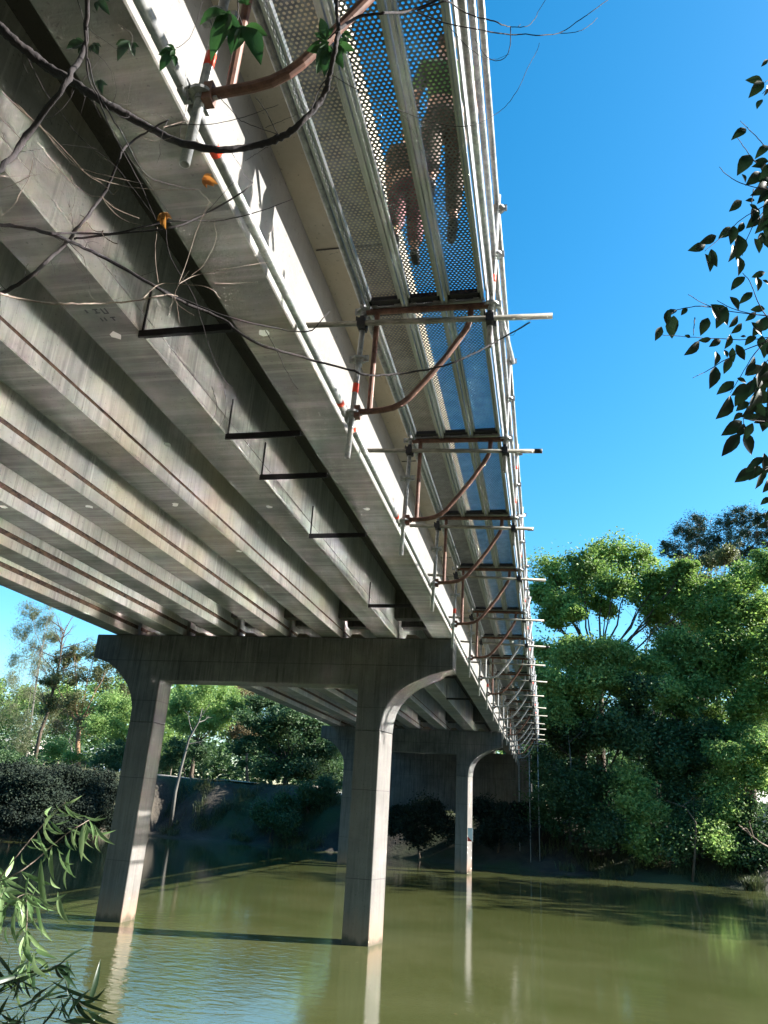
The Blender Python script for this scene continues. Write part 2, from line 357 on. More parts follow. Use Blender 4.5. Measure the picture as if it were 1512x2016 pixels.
# piers
def pier(yc, rep=False):
    D = .27; y0, y1 = yc-D/2, yc+D/2
    zc = ZS-.009; X0, X1 = XL-.19, GXR+.0; SK_ = lambda x, y: y+(x+.83)*.008
    zcb = 1.249
    right = [(X1, zc), (X1, zcb)]
    for a in np.linspace(0, 1, 13)[1:]:
        an = a*math.pi/2; right.append((-1.50+.67*(1-math.sin(an)), .80+(zcb-.80)*(math.cos(an)**1.0)))
    right[-1] = (-1.50, .80)
    # right-hand haunch is a long curve from the cap nose to the column face
    right = [(X1, zc), (X1, 1.249), (-.93, 1.225), (-1.04, 1.19), (-1.14, 1.15), (-1.24, 1.10), (-1.32, 1.045), (-1.385, .985), (-1.44, .915), (-1.475, .84), (-1.495, .76), (-1.505, .66)]
    rc0 = -1.745; lc1 = -3.825; lc0 = -4.085
    inner = [(rc0, 1.075), (rc0, 1.08), (lc1+.01, 1.085), (lc1, 1.08)]
    left = [(X0, zc), (X0, 1.30), (-4.45, 1.255), (-4.35, 1.19), (-4.256, 1.11), (-4.18, 1.02), (-4.125, .93), (lc0, .80)]
    bot = HW-.55
    P = MB()
    # cap polygon is closed through the column tops; columns are separate solids butted below z=.66
    poly = [right[0]]+right[1:]+[(rc0, .66), (rc0, 1.06), (rc0-.012, 1.08), (lc1+.012, 1.08), (lc1, 1.06), (lc1, .66), (lc0, .66), (lc0, .80)]+left[::-1][1:]
    n = len(poly); sk = {}
    def back(x, z):      # the outer right face splays a little towards the far side
        return x+(.07 if x > -1.52 and z < 1.2 else 0)
    P.v = [(x, SK_(x, y0), z) for x, z in poly]+[(back(x, z), SK_(x, y1), z) for x, z in poly]
    P.f = [tuple(range(n-1, -1, -1)), tuple(range(n, 2*n))]+[(i, (i+1) % n, n+(i+1) % n, n+i) for i in range(n)]
    P.mi = [0]*len(P.f)
    cap = P.build('pier_cap', M['pier'], bridge)
    tr = cap.modifiers.new('bevel', 'BEVEL'); tr.width = .018; tr.segments = 1; tr.limit_method = 'ANGLE'; tr.angle_limit = R(50)
    for (xa, xb, sk) in ((rc0, -1.505, .07), (lc0, lc1, 0)):
        c = MB(); zt = .659
        c.v = [(xa, y0, bot), (xb, y0, bot), (xb+sk, y1, bot), (xa, y1, bot), (xa, y0, zt), (xb, y0, zt), (xb+sk, y1, zt), (xa, y1, zt)]
        c.v = [(x, SK_(x, y), z) for x, y, z in c.v]
        c.f = [(0, 3, 2, 1), (4, 5, 6, 7), (0, 1, 5, 4), (1, 2, 6, 5), (2, 3, 7, 6), (3, 0, 4, 7)]; c.mi = [0]*6
        c.build('column', M['column'], bridge, bevel=.02)
    for k in range(7):
        xr = GXR-GP*k
        for yy in (yc-.085, yc+.035):
            b = MB(); b.box((xr-GW+.05, yy, zc+.0005), (xr-.05, yy+.06, ZS-.0005)); b.build('bearing', M['rubber'], bridge)
    for k in range(6):    # upstand blocks on the cap between the girders
        xr = GXR-GP*k-GW; b = MB(); zt = ZS+.055
        xa, xb = xr-.30, xr-.10
        b.v = [(xa, yc-.03, zc), (xb, yc-.03, zc), (xb, yc+.12, zc), (xa, yc+.12, zc), (xa+.03, yc-.01, zt), (xb-.09, yc-.01, zt), (xb-.09, yc+.11, zt), (xa+.03, yc+.11, zt)]
        b.f = [(0, 3, 2, 1), (4, 5, 6, 7), (0, 1, 5, 4), (1, 2, 6, 5), (2, 3, 7, 6), (3, 0, 4, 7)]; b.mi = [0]*6
        b.build('upstand_block', M['kerb'], bridge)
pier(7.245); pier(15.99)
mb = MB(); mb.box((XL-.35, 21.6, -.3), (-.35, 22.0, ZS-.03)); mb.build('abutment', M['pier'], bridge)
# small water-stain patches and a stencil mark on the soffits
pp = MB()
for (px, py) in ((228, 660), (345, 995), (175, 997), (345, 992), (530, 998), (722, 1002), (8, 998), (520, 655), (470, 1085), (330, 875)):
    p = ray(px, py); p = p/p[2]*(ZS-.0008); n = 9; cs = []
    for j in range(n):
        a = 2*math.pi*j/n; rr = random.uniform(.55, 1)*.024*(1 if px > 240 else 1.25); cs.append((p[0]+rr*math.cos(a), p[1]+rr*1.1*math.sin(a), p[2]))
    pp.add(cs, [tuple(range(n))])
pp.build('lime_patch', M['white'], bridge)
sm = MB()
p0 = ray(165, 610); p0 = p0/p0[2]*(ZS-.0008)
for i, (dx, dy, w, h) in enumerate([(0, 0, .008, .02), (.03, .0, .02, .006), (.03, .02, .02, .006), (.036, .0, .006, .026), (.06, .0, .006, .026), (.075, .0, .006, .026), (.06, .026, .02, .006), (.03, .05, .006, .02), (.045, .05, .006, .02), (.07, .05, .02, .006), (.075, .05, .006, .022)]):
    sm.add([(p0[0]+dx, p0[1]+dy, p0[2]), (p0[0]+dx+w, p0[1]+dy, p0[2]), (p0[0]+dx+w, p0[1]+dy+h, p0[2]), (p0[0]+dx, p0[1]+dy+h, p0[2])], [(3, 2, 1, 0)])
sm.build('stencil_mark', M['dark'], bridge)
# angle brackets between the two outer girders, and the conduit they carry
XB = GXR-GP
for y in (2.04, 2.84, 3.29, 4.17, 5.86, 9.3, 11.2):
    b = MB()
    b.box((XB+.0, y-.018, ZS-.030), (GXR-GW, y-.010, ZS-.002)); b.box((XB+.0, y-.010, ZS-.008), (GXR-GW, y+.026, ZS-.002))
    b.box((XB+.001, y-.004, ZS-.002), (XB+.006, y+.004, ZS+.19))
    b.build('angle_bracket', M['bracketsteel'], bridge)
c = MB(); yy = np.linspace(-3.5, 7.0, 90); xx = GXR-GW-.05
c.tube([(xx+.012*math.sin(y*2.1), y, ZS+.19+.05*abs(math.sin(y*math.pi/1.15))) for y in yy], .012, 8)
c.build('service_cable', M['dark'], bridge, smooth=True)

# clearance sign on the second pier
sgn = empty('clearance_sign', (-1.445, 15.80, -.52), 'small white panel with red corner triangle on the far pier column', 'sign')
p = MB(); p.box((-1.50, 15.843, -.53), (-1.40, 15.850, -.29)); p.build('panel', M['white'], sgn)
p = MB(); p.add([(-1.50, 15.8415, -.53), (-1.41, 15.8415, -.53), (-1.50, 15.8415, -.44)], [(0, 1, 2)]); p.build('triangle', M['red'], sgn)

# ------------------------------------------------------------------ scaffold hung along the outer girder
sca = empty('scaffold_walkway', (-.37, 2.0, 1.05), 'galvanised tube scaffold with perforated walkway hung along the bridge edge', 'scaffold')
YF = [-1.3, -.2, .9141, 2.1259, 3.1259, 4.1358, 5.1512, 6.3787, 7.4158, 8.4578, 9.514, 10.7863, 11.9507, 13.0108, 14.1, 15.1, 16.1, 17.2, 18.3, 19.4]
TR = .0098                      # 48 mm tube
def xl(z): return -.6035+(z-1.222)*.036
def xr_(z): return -.1495+(z-1.449)*.05
ROS = {}
def rosette(x, y, z, parent, m='galv'):
    b = MB(); n = 16; r0, r1, h = TR, .026, .0035
    if 'me' not in ROS:
        b.tube([(0, 0, -h), (0, 0, h)], r1, n); b.tube([(0, 0, -.012), (0, 0, .012)], .0125, 12)
        b.box((-.034, -.004, -.010), (-.018, .004, .014)); b.box((-.004, .018, -.010), (.004, .034, .014)); b.box((.018, -.004, -.010), (.034, .004, .014))
        o = b.build('rosette', M['galv'], None); ROS['me'] = o.data
    else:
        o = bpy.data.objects.new('rosette', ROS['me']); C.objects.link(o)
    o.parent = parent; o.location = Vector((x, y, z))*S-parent_origin(parent)
    return o
nf = len(YF)
tl = [.06, .0, .02, .036, -.001, -.054, .014, .0, .05, .01, .03, -.01, .02, .04, 0, .02, -.01, 0, .03, 0]
for k, y in enumerate(YF):
    far = k > 12
    ztop = 1.69
    # inner standard
    s = MB(); s.hollow((xl(1.055), y, 1.055), (xl(ztop), y, ztop), TR, TR*.78, 12)
    if k in (2, 3, 6, 9, 15): s.tube([(xl(1.30), y, 1.30), (xl(1.335), y, 1.335)], TR*1.06, 12, 1)
    o = s.build('standard', [M['galv'], M['redtape']], sca, smooth=True)
    for z in (1.222, 1.433, 1.631): rosette(xl(z), y, z, o)
    # outer standard with guard rail posts
    s = MB(); s.hollow((xr_(1.449), y, 1.449), (xr_(2.10), y, 2.10), TR, TR*.78, 12)
    if k % 2 == 1 or k > 4: s.tube([(xr_(1.71), y, 1.71), (xr_(1.74), y, 1.74)], TR*1.06, 12, 1)
    if k % 3 == 2: s.tube([(xr_(1.93), y, 1.93), (xr_(1.95), y, 1.95)], TR*1.06, 12, 1)
    o = s.build('standard', [M['galv'], M['redtape']], sca, smooth=True)
    for z in (1.617, 1.83, 2.037): rosette(xr_(z), y, z, o)
    # orange bracket: transom, upright strut and the bent tube
    b = MB(); bm_ = 0 if (k < 8 or k % 4 == 1) else 1
    b.tube([(xl(1.631)+.008, y, 1.628), (xr_(1.617)-.008, y, 1.617)], .0115, 10)
    b.box((xl(1.631)+.03, y-.012, 1.636), (xr_(1.617)-.03, y+.012, 1.644), 2)
    b.tube([(-.546, y, 1.226), (-.541, y, 1.62)], .0095, 10, bm_)
    pts = [(xl(1.222)+.01, y, 1.224), (-.546, y, 1.226), (-.50, y, 1.228), (-.465, y, 1.235), (-.435, y, 1.250), (-.41, y, 1.272), (-.35, y, 1.345), (-.29, y, 1.425), (-.245, y, 1.495), (-.222, y, 1.535), (-.213, y, 1.57), (-.2105, y, 1.612)]
    b.tube(pts, .0105, 12, bm_)
    for zz in (1.222,): b.box((xl(zz)+.008, y-.012, zz-.02), (xl(zz)+.026, y+.012, zz+.024), 0)
    b.build('bracket', [M['rust'], M['galv'], M['alu']], sca, smooth=False)
    # loose tie tube clamped under the transom
    x0 = -.824; x1 = .045+tl[k]-.02; jz = (0, .004, -.003, 0, 0, 0, .002, -.003, .004, -.004, .003, -.006, .005, -.003, .006, -.004, .003, 0, .004, -.005)[k]; jy = (0, .004, 0, 0, .003, -.004, .006, -.008, .007, -.009, .008, -.01, .012, -.009, .01, -.012, .009, .01, -.01, .01)[k]
    if k == 5: x0 = -.758
    s = MB(); zt0 = 1.577+jz; zt1 = 1.538-jz
    s.hollow((x0, y-.022-jy, zt0), (x1, y-.022+jy, zt1), .0100, .0078, 12)
    if k in (4, 5, 8): s.tube([(x1-.035, y-.022, zt1+.0015), (x1-.001, y-.022, zt1)], .0108, 12, 1)
    s.build('tie_tube', [M['pipe'], M['dark']], sca, smooth=True)
    for xx in (xl(1.57), xr_(1.55)):
        g = MB(); zc_ = zt0+(zt1-zt0)*(xx-x0)/(x1-x0)
        g.box((xx-.014, y-.036, zc_-.017), (xx+.014, y+.014, zc_+.017)); g.box((xx-.020, y-.030, zc_-.006), (xx-.014, y-.012, zc_+.026)); g.box((xx+.014, y-.022, zc_-.024), (xx+.021, y-.006, zc_+.004)); g.box((xx-.008, y-.020, zc_+.017), (xx+.008, y+.012, zc_+.036))
        g.build('coupler', M['dark'], sca, bevel=.004)
def railing(name, x0, z0, x1, z1, r, ya, yb, m='galv', tape=False, sub=None):
    s = MB(); s.hollow((x0, ya+.022, z0), (x1, yb-.022, z1), r, r*.8, 12)
    for y in (ya+.022, yb-.022): s.box((x0-.006, y-.012, z0-.018), (x0+.006, y+.012, z0+.020))
    if tape:
        for q_ in (.09, .93): s.tube([(x0, ya+(yb-ya)*q_, z0), (x0, ya+(yb-ya)*q_+.022, z0)], r*1.06, 12, 1)
    return s.build(name, [M[m], M['redtape']], sca, smooth=True)
for k in range(nf-1):
    a, b = YF[k], YF[k+1]
    railing('ledger', xl(1.222)-.024, 1.222, xl(1.222)-.024, 1.222, .0116 if k < 4 else .0105, a, b, tape=(k in (2, 3, 6)))
    railing('ledger', xl(1.631)-.004, 1.650, xl(1.631)-.004, 1.650, .0105, a, b)
    railing('guard_rail', xr_(1.83), 1.83, xr_(1.83), 1.83, .0098, a, b)
    railing('guard_rail', xr_(2.037), 2.037, xr_(2.037), 2.037, .0098, a, b)
    railing('ledger', xr_(1.617)+.002, 1.650, xr_(1.617)+.002, 1.650, .0105, a, b)
    tb = MB(); tb.box((-.163, a+.02, 1.664), (-.157, b-.02, 1.735)); tb.build('toe_board', M['alu'], sca)
    if k % 2 == 1 or k > 6:      # bracing tube seen at the far outer side
        s = MB(); s.hollow((xr_(1.63)+.02, a, 1.63), (xr_(2.03)+.02, b, 2.03), .0085, .007, 10); s.build('brace', M['galv'], sca, smooth=True)
    PW = .1335; X0 = -.575
    for j in range(3):
        x0 = X0+j*(PW+.0045); x1 = x0+PW; ya, yb = a+.014, b-.014
        pl = MB(); pl.add([(x0+.018, ya, 1.6605), (x1-.018, ya, 1.6605), (x1-.018, yb, 1.6605), (x0+.018, yb, 1.6605)], [(3, 2, 1, 0)])
        pl.add([(x0+.018, ya, 1.6625), (x1-.018, ya, 1.6625), (x1-.018, yb, 1.6625), (x0+.018, yb, 1.6625)], [(0, 1, 2, 3)])
        o = pl.build('plank', M['perf'], sca)
        rb = MB()
        for xa, s_ in ((x0, 1), (x1, -1)):
            rb.box((min(xa, xa+s_*.004), ya, 1.632), (max(xa, xa+s_*.004), yb, 1.662)); rb.box((min(xa, xa+s_*.008), ya, 1.628), (max(xa, xa+s_*.008), yb, 1.6318)); rb.box((min(xa+s_*.0125, xa+s_*.019), ya, 1.640), (max(xa+s_*.0125, xa+s_*.019), yb, 1.6610))
            rb.box((min(xa+s_*.0075, xa+s_*.0105), ya, 1.634), (max(xa+s_*.0075, xa+s_*.0105), yb, 1.6600))
        for ye in (ya, yb-.03): rb.box((x0+.006, ye, 1.640), (x1-.006, ye+.03, 1.655), 1)
        rb.build('side_rib', [M['alu'], M['dark']], o)
        hk = MB()
        for ye in (ya-.002, yb-.006):
            for xx in (x0+.015, x1-.037): hk.box((xx, ye, 1.637), (xx+.022, ye+.008, 1.651))
        hk.build('hook', M['alu'], o)
# support legs of the scaffold on the far bank
for (x, y) in ((-.35, 18.6), (-.15, 18.6), (-.35, 19.5), (-.13, 19.5), (-.6, 19.0)):
    s = MB(); zg = float(ground_z(x, y))-.02; s.tube([(x, y, zg), (x, y, 1.6)], .010, 10); s.build('support_leg', M['galv'], sca, smooth=True)

# ------------------------------------------------------------------ trees
LM = {
 'bright': leafmat('bright_green_leaves', (.13, .25, .05), (.30, .42, .10), .5),
 'mid': leafmat('mid_green_leaves', (.16, .30, .075), (.38, .50, .15), .5),
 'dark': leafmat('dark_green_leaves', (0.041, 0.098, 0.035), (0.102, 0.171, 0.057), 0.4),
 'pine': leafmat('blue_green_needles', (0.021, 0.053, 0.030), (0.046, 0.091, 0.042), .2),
 'olive': leafmat('olive_leaves', (0.091, 0.114, 0.038), (0.190, 0.198, 0.076), .4),
 'wispy': leafmat('pale_wispy_foliage', (0.152, 0.182, 0.084), (0.274, 0.289, 0.152), .45),
 'tan': leafmat('tan_autumn_leaves', (0.167, 0.122, 0.053), (0.319, 0.243, 0.122), .4),
 'bankshade': leafmat('shade_black_leaves', (.006, .016, .009), (.018, .032, .014), .1, .95),  # near-black, the bank's shade is put into this leaf colour
 'reed': leafmat('bank_grass_blades', (0.061, 0.091, 0.030), (0.167, 0.182, 0.084), .35),
}
TREE_N = [0]
def leaf_cloud(centers, radii, n_each, size, droop=0., flat=1., seed=0, aspect=1.9):
    """n_each leaves in each ball: small kinked quads (two triangles each) with random facing; survey units"""
    g = np.random.default_rng(seed)
    c = np.repeat(centers, n_each, 0); r = np.repeat(radii, n_each)
    d = g.normal(size=(len(c), 3)); d /= np.linalg.norm(d, axis=1)[:, None]
    rad = r*g.uniform(.15, 1, len(c))**.55*np.exp(g.normal(0, .2, len(c)))
    p = c+d*rad[:, None]*np.array([1, 1, flat])
    a = g.normal(size=(len(c), 3)); a[:, 2] = a[:, 2]*.6-droop; a /= np.linalg.norm(a, axis=1)[:, None]
    nrm = d*.6+g.normal(size=(len(c), 3))*.7+np.array([0, 0, .5])
    b = np.cross(a, nrm); b /= np.linalg.norm(b, axis=1)[:, None]+1e-9
    s = size*g.uniform(.6, 1.35, len(c))[:, None]
    nn = np.cross(a, b); rr_ = r[:, None]
    p = p+.24*rr_*np.sin(p[:, [1, 2, 0]]*np.array([5.1, 6.3, 4.4])/np.maximum(rr_, .25)*.45+np.array([0, 1.3, 2.1]))
    v = np.stack([p-a*s*.5, p+b*s/aspect*.5+nn*s*.08, p+a*s*.5, p-b*s/aspect*.5+nn*s*.08], 1).reshape(-1, 3)
    k = np.arange(len(c))*4
    loops = np.stack([k, k+1, k+2, k+3], 1).reshape(-1)
    return v, loops
def bend(a, m, b, g, r):
    o = []
    for t_ in (0, .17, .33, .5, .67, .83, 1):
        q = a*(1-t_)**2+m*2*t_*(1-t_)+b*t_*t_
        if 0 < t_ < 1: q = q+Vector((g.normal(), g.normal(), g.normal()))*r*.09
        o.append(q)
    return o
def tree(label, clumps, base, leaf='mid', size=.075, n=1700, sub=7, subr=.46, bark='bark', r0=.07, Yj=.8, branch=True, droop=0., group=None, cat='tree', name='tree', lean=None, spread=.5, limbn=None, coarse=False, aspect=1.9, flat=.8, depth=.85):
    """clumps: (px, py, r_px, Y) balls; base: (x, y) on the ground in survey units"""
    TREE_N[0] += 1; g = np.random.default_rng(100+TREE_N[0])
    x, y = base; z = float(ground_z(x, y))-.03
    root = empty(name, (x, y, z), label, cat, group)
    cc, rr = [], []
    for (px, py, rp, Y) in clumps:
        Y = Y+g.uniform(-Yj, Yj); p = aty(px, py, Y); cc.append(p); rr.append(rp/FPX*Y*1.04)
    cc = np.array(cc); rr = np.array(rr)
    subc, subr_ = [], []
    for p, r in zip(cc, rr):
        for _ in range(sub):
            d = g.normal(size=3); d /= np.linalg.norm(d); subc.append(p+d*r*g.uniform(.35, .85)*np.array([1, depth, .85])); subr_.append(r*subr*g.uniform(.65, 1.2))
    subc = np.array(subc); subr_ = np.array(subr_)
    per = max(8, int(n*2.3)//len(subc)); size = size*1.08
    per2 = int(per*.62); nb = int(per*.38*len(subc)/len(cc))
    v, l = leaf_cloud(subc, subr_, per2, size, droop, flat, 500+TREE_N[0], aspect)
    v2, l2 = leaf_cloud(cc, rr*1.12, nb, size, droop, flat*.95, 700+TREE_N[0], aspect); l = np.concatenate([l, l2+len(v)]); v = np.concatenate([v, v2])
    fastmesh('crown', v*S, l, 4, LM[leaf], root)
    tm = MB(); fork = None
    top = cc[np.argmax(cc[:, 2])]; cen = cc.mean(0)
    B = Vector((x, y, z)); fk = B.lerp(Vector(cen), spread) if lean is None else Vector(lean)
    mid = B.lerp(fk, .5)+Vector((g.uniform(-.1, .1), 0, 0))*r0*8
    tm.tube([B+Vector((0, 0, -.1)), B+Vector((0, 0, .05)), mid, fk], [r0*1.5, r0*1.15, r0*.85, r0*.7], 9)
    if branch:
        for i, (p, r) in enumerate(zip(cc, rr)):
            P_ = Vector(p); m1 = fk.lerp(P_, .45)+Vector((g.uniform(-.3, .3), g.uniform(-.3, .3), g.uniform(-.5, -.1)))*r
            tm.tube(bend(fk, m1, P_, g, r), [r0*.30, r0*.27, r0*.23, r0*.18, r0*.13, r0*.10, r0*.06], 6)
            for j in range(sub if limbn is None else limbn):
                q_ = Vector(subc[i*sub+j % sub]); tm.tube([m1.lerp(P_, g.uniform(.2, 1)), P_.lerp(q_, .6)+Vector((0, 0, -.05*r)), q_], [r0*.07, r0*.05, r0*.02], 4)
    tm.build('trunk', M[bark], root, smooth=True)
    return root
def gx_at(px, Y): return aty(px, 1560, Y)[0]
LR = 'trees of the far bank right of the bridge'; LL = 'trees of the far bank left of the bridge'
# --- right of the bridge
tree('wide umbrella-crowned bright green tree just right of the scaffold', [(1085, 1128, 42, 20.4), (1140, 1108, 46, 20.4), (1195, 1098, 44, 20.4), (1250, 1108, 46, 20.9), (1300, 1135, 42, 20.9), (1325, 1172, 30, 20.4), (1068, 1172, 34, 20.1), (1105, 1185, 34, 20.1), (1150, 1160, 40, 20.4), (1205, 1150, 40, 20.1), (1262, 1168, 42, 20.4), (1290, 1205, 32, 20.4), (1085, 1215, 30, 20.4), (1130, 1208, 22, 20.0), (1190, 1192, 26, 20.4), (1340, 1150, 30, 20.4), (1352, 1188, 30, 20.4), (1352, 1118, 22, 20.4)],
     (gx_at(1185, 20.4), 20.4), 'bright', .085, 26000, 11, .40, r0=.13, lean=tuple(aty(1180, 1330, 20.4)), group=LR, limbn=5)
tree('dark feathery pine on the skyline, left of the two', [(1318, 1080, 24, 34), (1350, 1048, 27, 34), (1378, 1030, 26, 34), (1400, 1062, 24, 34), (1350, 1092, 26, 34), (1388, 1100, 24, 34), (1372, 1065, 26, 34)], (gx_at(1372, 34), 34), 'pine', .10, 6500, 10, .34, r0=.10, lean=tuple(aty(1372, 1140, 34)), group='two skyline pines', aspect=3.5, limbn=6)
tree('tall dark feathery pine on the skyline, right of the two', [(1430, 1030, 26, 34), (1462, 1012, 24, 34), (1440, 1062, 28, 34), (1478, 1045, 26, 34), (1508, 1060, 26, 34), (1420, 1085, 22, 34), (1500, 1020, 18, 34), (1468, 1085, 26, 34), (1540, 1050, 30, 34), (1450, 1110, 24, 34)], (gx_at(1460, 34), 34), 'pine', .10, 9000, 10, .34, r0=.11, lean=tuple(aty(1455, 1150, 34)), group='two skyline pines', aspect=3.5, limbn=6)
tree('thin yellow-green tree between umbrella crown and right-hand bright tree', [(1352, 1120, 26, 26), (1400, 1105, 24, 26), (1430, 1095, 20, 26), (1375, 1150, 32, 26), (1340, 1185, 32, 24.6), (1390, 1190, 30, 26), (1310, 1240, 34, 24.6), (1352, 1235, 32, 24.6)], (gx_at(1375, 25), 25), 'olive', .08, 8500, 8, .38, r0=.08, lean=tuple(aty(1385, 1290, 25)), group=LR)
tree('tall bright green tree at the right edge of the picture', [(1425, 1160, 36, 20.3), (1475, 1135, 40, 20.3), (1520, 1120, 40, 20.3), (1395, 1210, 34, 19.8), (1445, 1210, 42, 20.0), (1500, 1200, 46, 20.3), (1550, 1190, 50, 20.3), (1420, 1265, 38, 19.5), (1475, 1270, 44, 19.5), (1530, 1270, 48, 19.5), (1400, 1310, 30, 19.5), (1450, 1325, 40, 19.5), (1505, 1340, 44, 19.5), (1560, 1330, 50, 19.5), (1475, 1390, 38, 19.5)],
     (gx_at(1470, 19.8), 19.8), 'bright', .085, 30000, 11, .38, r0=.12, lean=tuple(aty(1475, 1440, 19.8)), group=LR, limbn=3)
tree('leafy mid green tree under the umbrella crown beside the scaffold', [(1085, 1290, 36, 19.6), (1125, 1275, 34, 19.6), (1165, 1290, 34, 19.6), (1205, 1285, 32, 19.6), (1235, 1305, 28, 19.6), (1075, 1340, 36, 19.5), (1120, 1345, 42, 19.5), (1170, 1340, 38, 19.5), (1215, 1340, 32, 19.5), (1085, 1400, 38, 19.5), (1135, 1400, 38, 19.5)],
     (gx_at(1150, 19.8), 19.8), 'mid', .08, 20000, 10, .40, r0=.10, lean=tuple(aty(1150, 1440, 19.8)), group=LR, limbn=3)
tree('light green tree in the middle of the right bank above the bare stems', [(1325, 1270, 34, 19.5), (1370, 1285, 36, 19.5), (1290, 1310, 28, 19.5), (1340, 1325, 36, 19.5), (1385, 1345, 34, 19.5), (1300, 1365, 32, 19.7), (1345, 1385, 36, 19.7), (1400, 1400, 32, 19.7)],
     (gx_at(1340, 19.9), 19.9), 'mid', .08, 14000, 10, .38, r0=.09, lean=tuple(aty(1345, 1430, 19.9)), group=LR, limbn=3)
tree('bright clump-leaved small tree low at the right edge', [(1440, 1440, 36, 18.9), (1480, 1450, 36, 18.9), (1510, 1480, 34, 18.9), (1455, 1500, 36, 18.9), (1490, 1530, 30, 18.9), (1425, 1480, 26, 18.9)], (gx_at(1460, 18.9), 18.9), 'mid', .075, 10000, 9, .40, r0=.05, group=LR, limbn=2)
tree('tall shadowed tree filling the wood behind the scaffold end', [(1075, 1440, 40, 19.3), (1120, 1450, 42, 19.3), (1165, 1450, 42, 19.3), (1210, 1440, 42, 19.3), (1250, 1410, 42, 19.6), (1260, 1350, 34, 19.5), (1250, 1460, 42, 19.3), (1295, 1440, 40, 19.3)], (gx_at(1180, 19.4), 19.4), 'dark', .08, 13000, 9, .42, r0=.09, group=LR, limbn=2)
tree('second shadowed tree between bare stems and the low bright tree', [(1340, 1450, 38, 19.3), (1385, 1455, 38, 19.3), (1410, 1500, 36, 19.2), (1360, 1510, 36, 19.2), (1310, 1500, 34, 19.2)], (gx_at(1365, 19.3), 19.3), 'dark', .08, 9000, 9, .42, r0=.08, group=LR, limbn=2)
GB = 'bushes along the right-hand waterline'
for (lab, cl, bx, Y, lf) in [
  ('dark bush on the waterline beside the scaffold legs', [(1085, 1520, 42, 19.4), (1125, 1560, 42, 19), (1080, 1600, 42, 18.8)], 1100, 19.3, 'dark'),
  ('broad dark bush left of the pale-twigged bush', [(1160, 1530, 42, 19.4), (1200, 1560, 44, 19), (1160, 1610, 42, 18.6), (1205, 1640, 36, 18.3)], 1180, 19.2, 'dark'),
  ('green arching bush hanging low over the water', [(1250, 1540, 42, 19), (1245, 1600, 42, 18.5), (1290, 1620, 42, 18.3), (1260, 1655, 34, 18.1)], 1265, 18.9, 'mid'),
  ('dark bush behind the leaning dead trunk', [(1330, 1550, 42, 19), (1360, 1600, 44, 18.6), (1330, 1650, 38, 18.1)], 1340, 18.9, 'dark'),
  ('green bush with drooping leaves near the right edge', [(1410, 1560, 40, 18.8), (1440, 1610, 42, 18.4), (1400, 1650, 38, 18.0)], 1420, 18.8, 'mid'),
  ('dark bush at the foot of the right edge by the pale wall', [(1490, 1600, 40, 18.8), (1500, 1650, 40, 18.1), (1460, 1670, 34, 18.0)], 1490, 18.6, 'dark')]:
    tree(lab, cl, (gx_at(bx, Y), Y), lf, .065, 6500, 9, .42, r0=.03, group=GB, cat='bush', name='bush', limbn=1, Yj=.25)
# slender pale stems
def stem(label, pts, Y, r, bark='palebark', group=None, twigs=0, name='bare_tree', cat='bare tree', seed=0, tl_=.9):
    g = np.random.default_rng(900+seed+len(pts)); P3 = [Vector(aty(px, py, Y)) for px, py in pts]
    P3[0].z = float(ground_z(P3[0].x, P3[0].y))-.05
    root = empty(name, tuple(P3[0]), label, cat, group)
    k = len(P3); t_ = MB(); t_.tube(P3, [r*(1-.8*i/(k-1)) for i in range(k)], 8); t_.build('trunk', M[bark], root, smooth=True)
    if twigs:
        b = MB()
        for _ in range(twigs):
            i = g.integers(max(1, k//2), k); p = P3[i-1].lerp(P3[min(i, k-1)], g.uniform()); L = tl_*g.uniform(.4, 1)
            a = Vector((g.normal()*.7, g.normal()*.5, g.uniform(.3, 1.2))).normalized(); q1 = p+a*L*.5+Vector((g.normal(), 0, 0))*.03; q2 = q1+(a+Vector((g.normal()*.4, 0, .2)))*L*.5
            b.tube([p, q1, q2], [r*.3, r*.18, r*.05], 5)
            for _ in range(4):
                s0 = q1.lerp(q2, g.uniform(-.6, 1)); d = (a+Vector((g.normal()*.8, g.normal()*.4, g.normal()*.5))).normalized()*L*.35
                b.tube([s0, s0+d], [r*.1, r*.03], 4)
        b.build('twigs', M[bark], root)
    return root
SG = 'slender pale stems on the right bank'
stem('pale forked stem standing tallest among the bare stems', [(1292, 1600), (1290, 1480), (1284, 1370), (1272, 1290), (1276, 1240)], 20.8, .035, twigs=12, group=SG)
stem('thin pale stem right beside the forked one', [(1300, 1600), (1296, 1470), (1302, 1380), (1310, 1300)], 20.9, .025, twigs=8, group=SG, seed=3)
stem('thin leaning pale stem left of the bare pair', [(1262, 1600), (1258, 1480), (1250, 1400), (1258, 1320)], 20.7, .02, twigs=6, group=SG, seed=5)
stem('grey trunk rising before the low bright tree', [(1412, 1620), (1412, 1500), (1410, 1400), (1412, 1350)], 20.2, .045, twigs=0, group=SG, seed=7)
stem('second grey trunk nearest the right edge', [(1438, 1620), (1438, 1500), (1440, 1380), (1436, 1340)], 20.3, .045, twigs=0, group=SG, seed=8)
stem('pale stem on the bank just right of the scaffold legs', [(1122, 1640), (1120, 1560), (1124, 1500), (1118, 1440)], 18.9, .03, twigs=3, group=SG, seed=9)
stem('dead leaning grey trunk reaching down to the waterline', [(1360, 1715), (1368, 1680), (1370, 1620), (1350, 1590), (1310, 1575)], 17.7, .028, 'bark', twigs=2, name='dead_tree', cat='dead tree', seed=10)
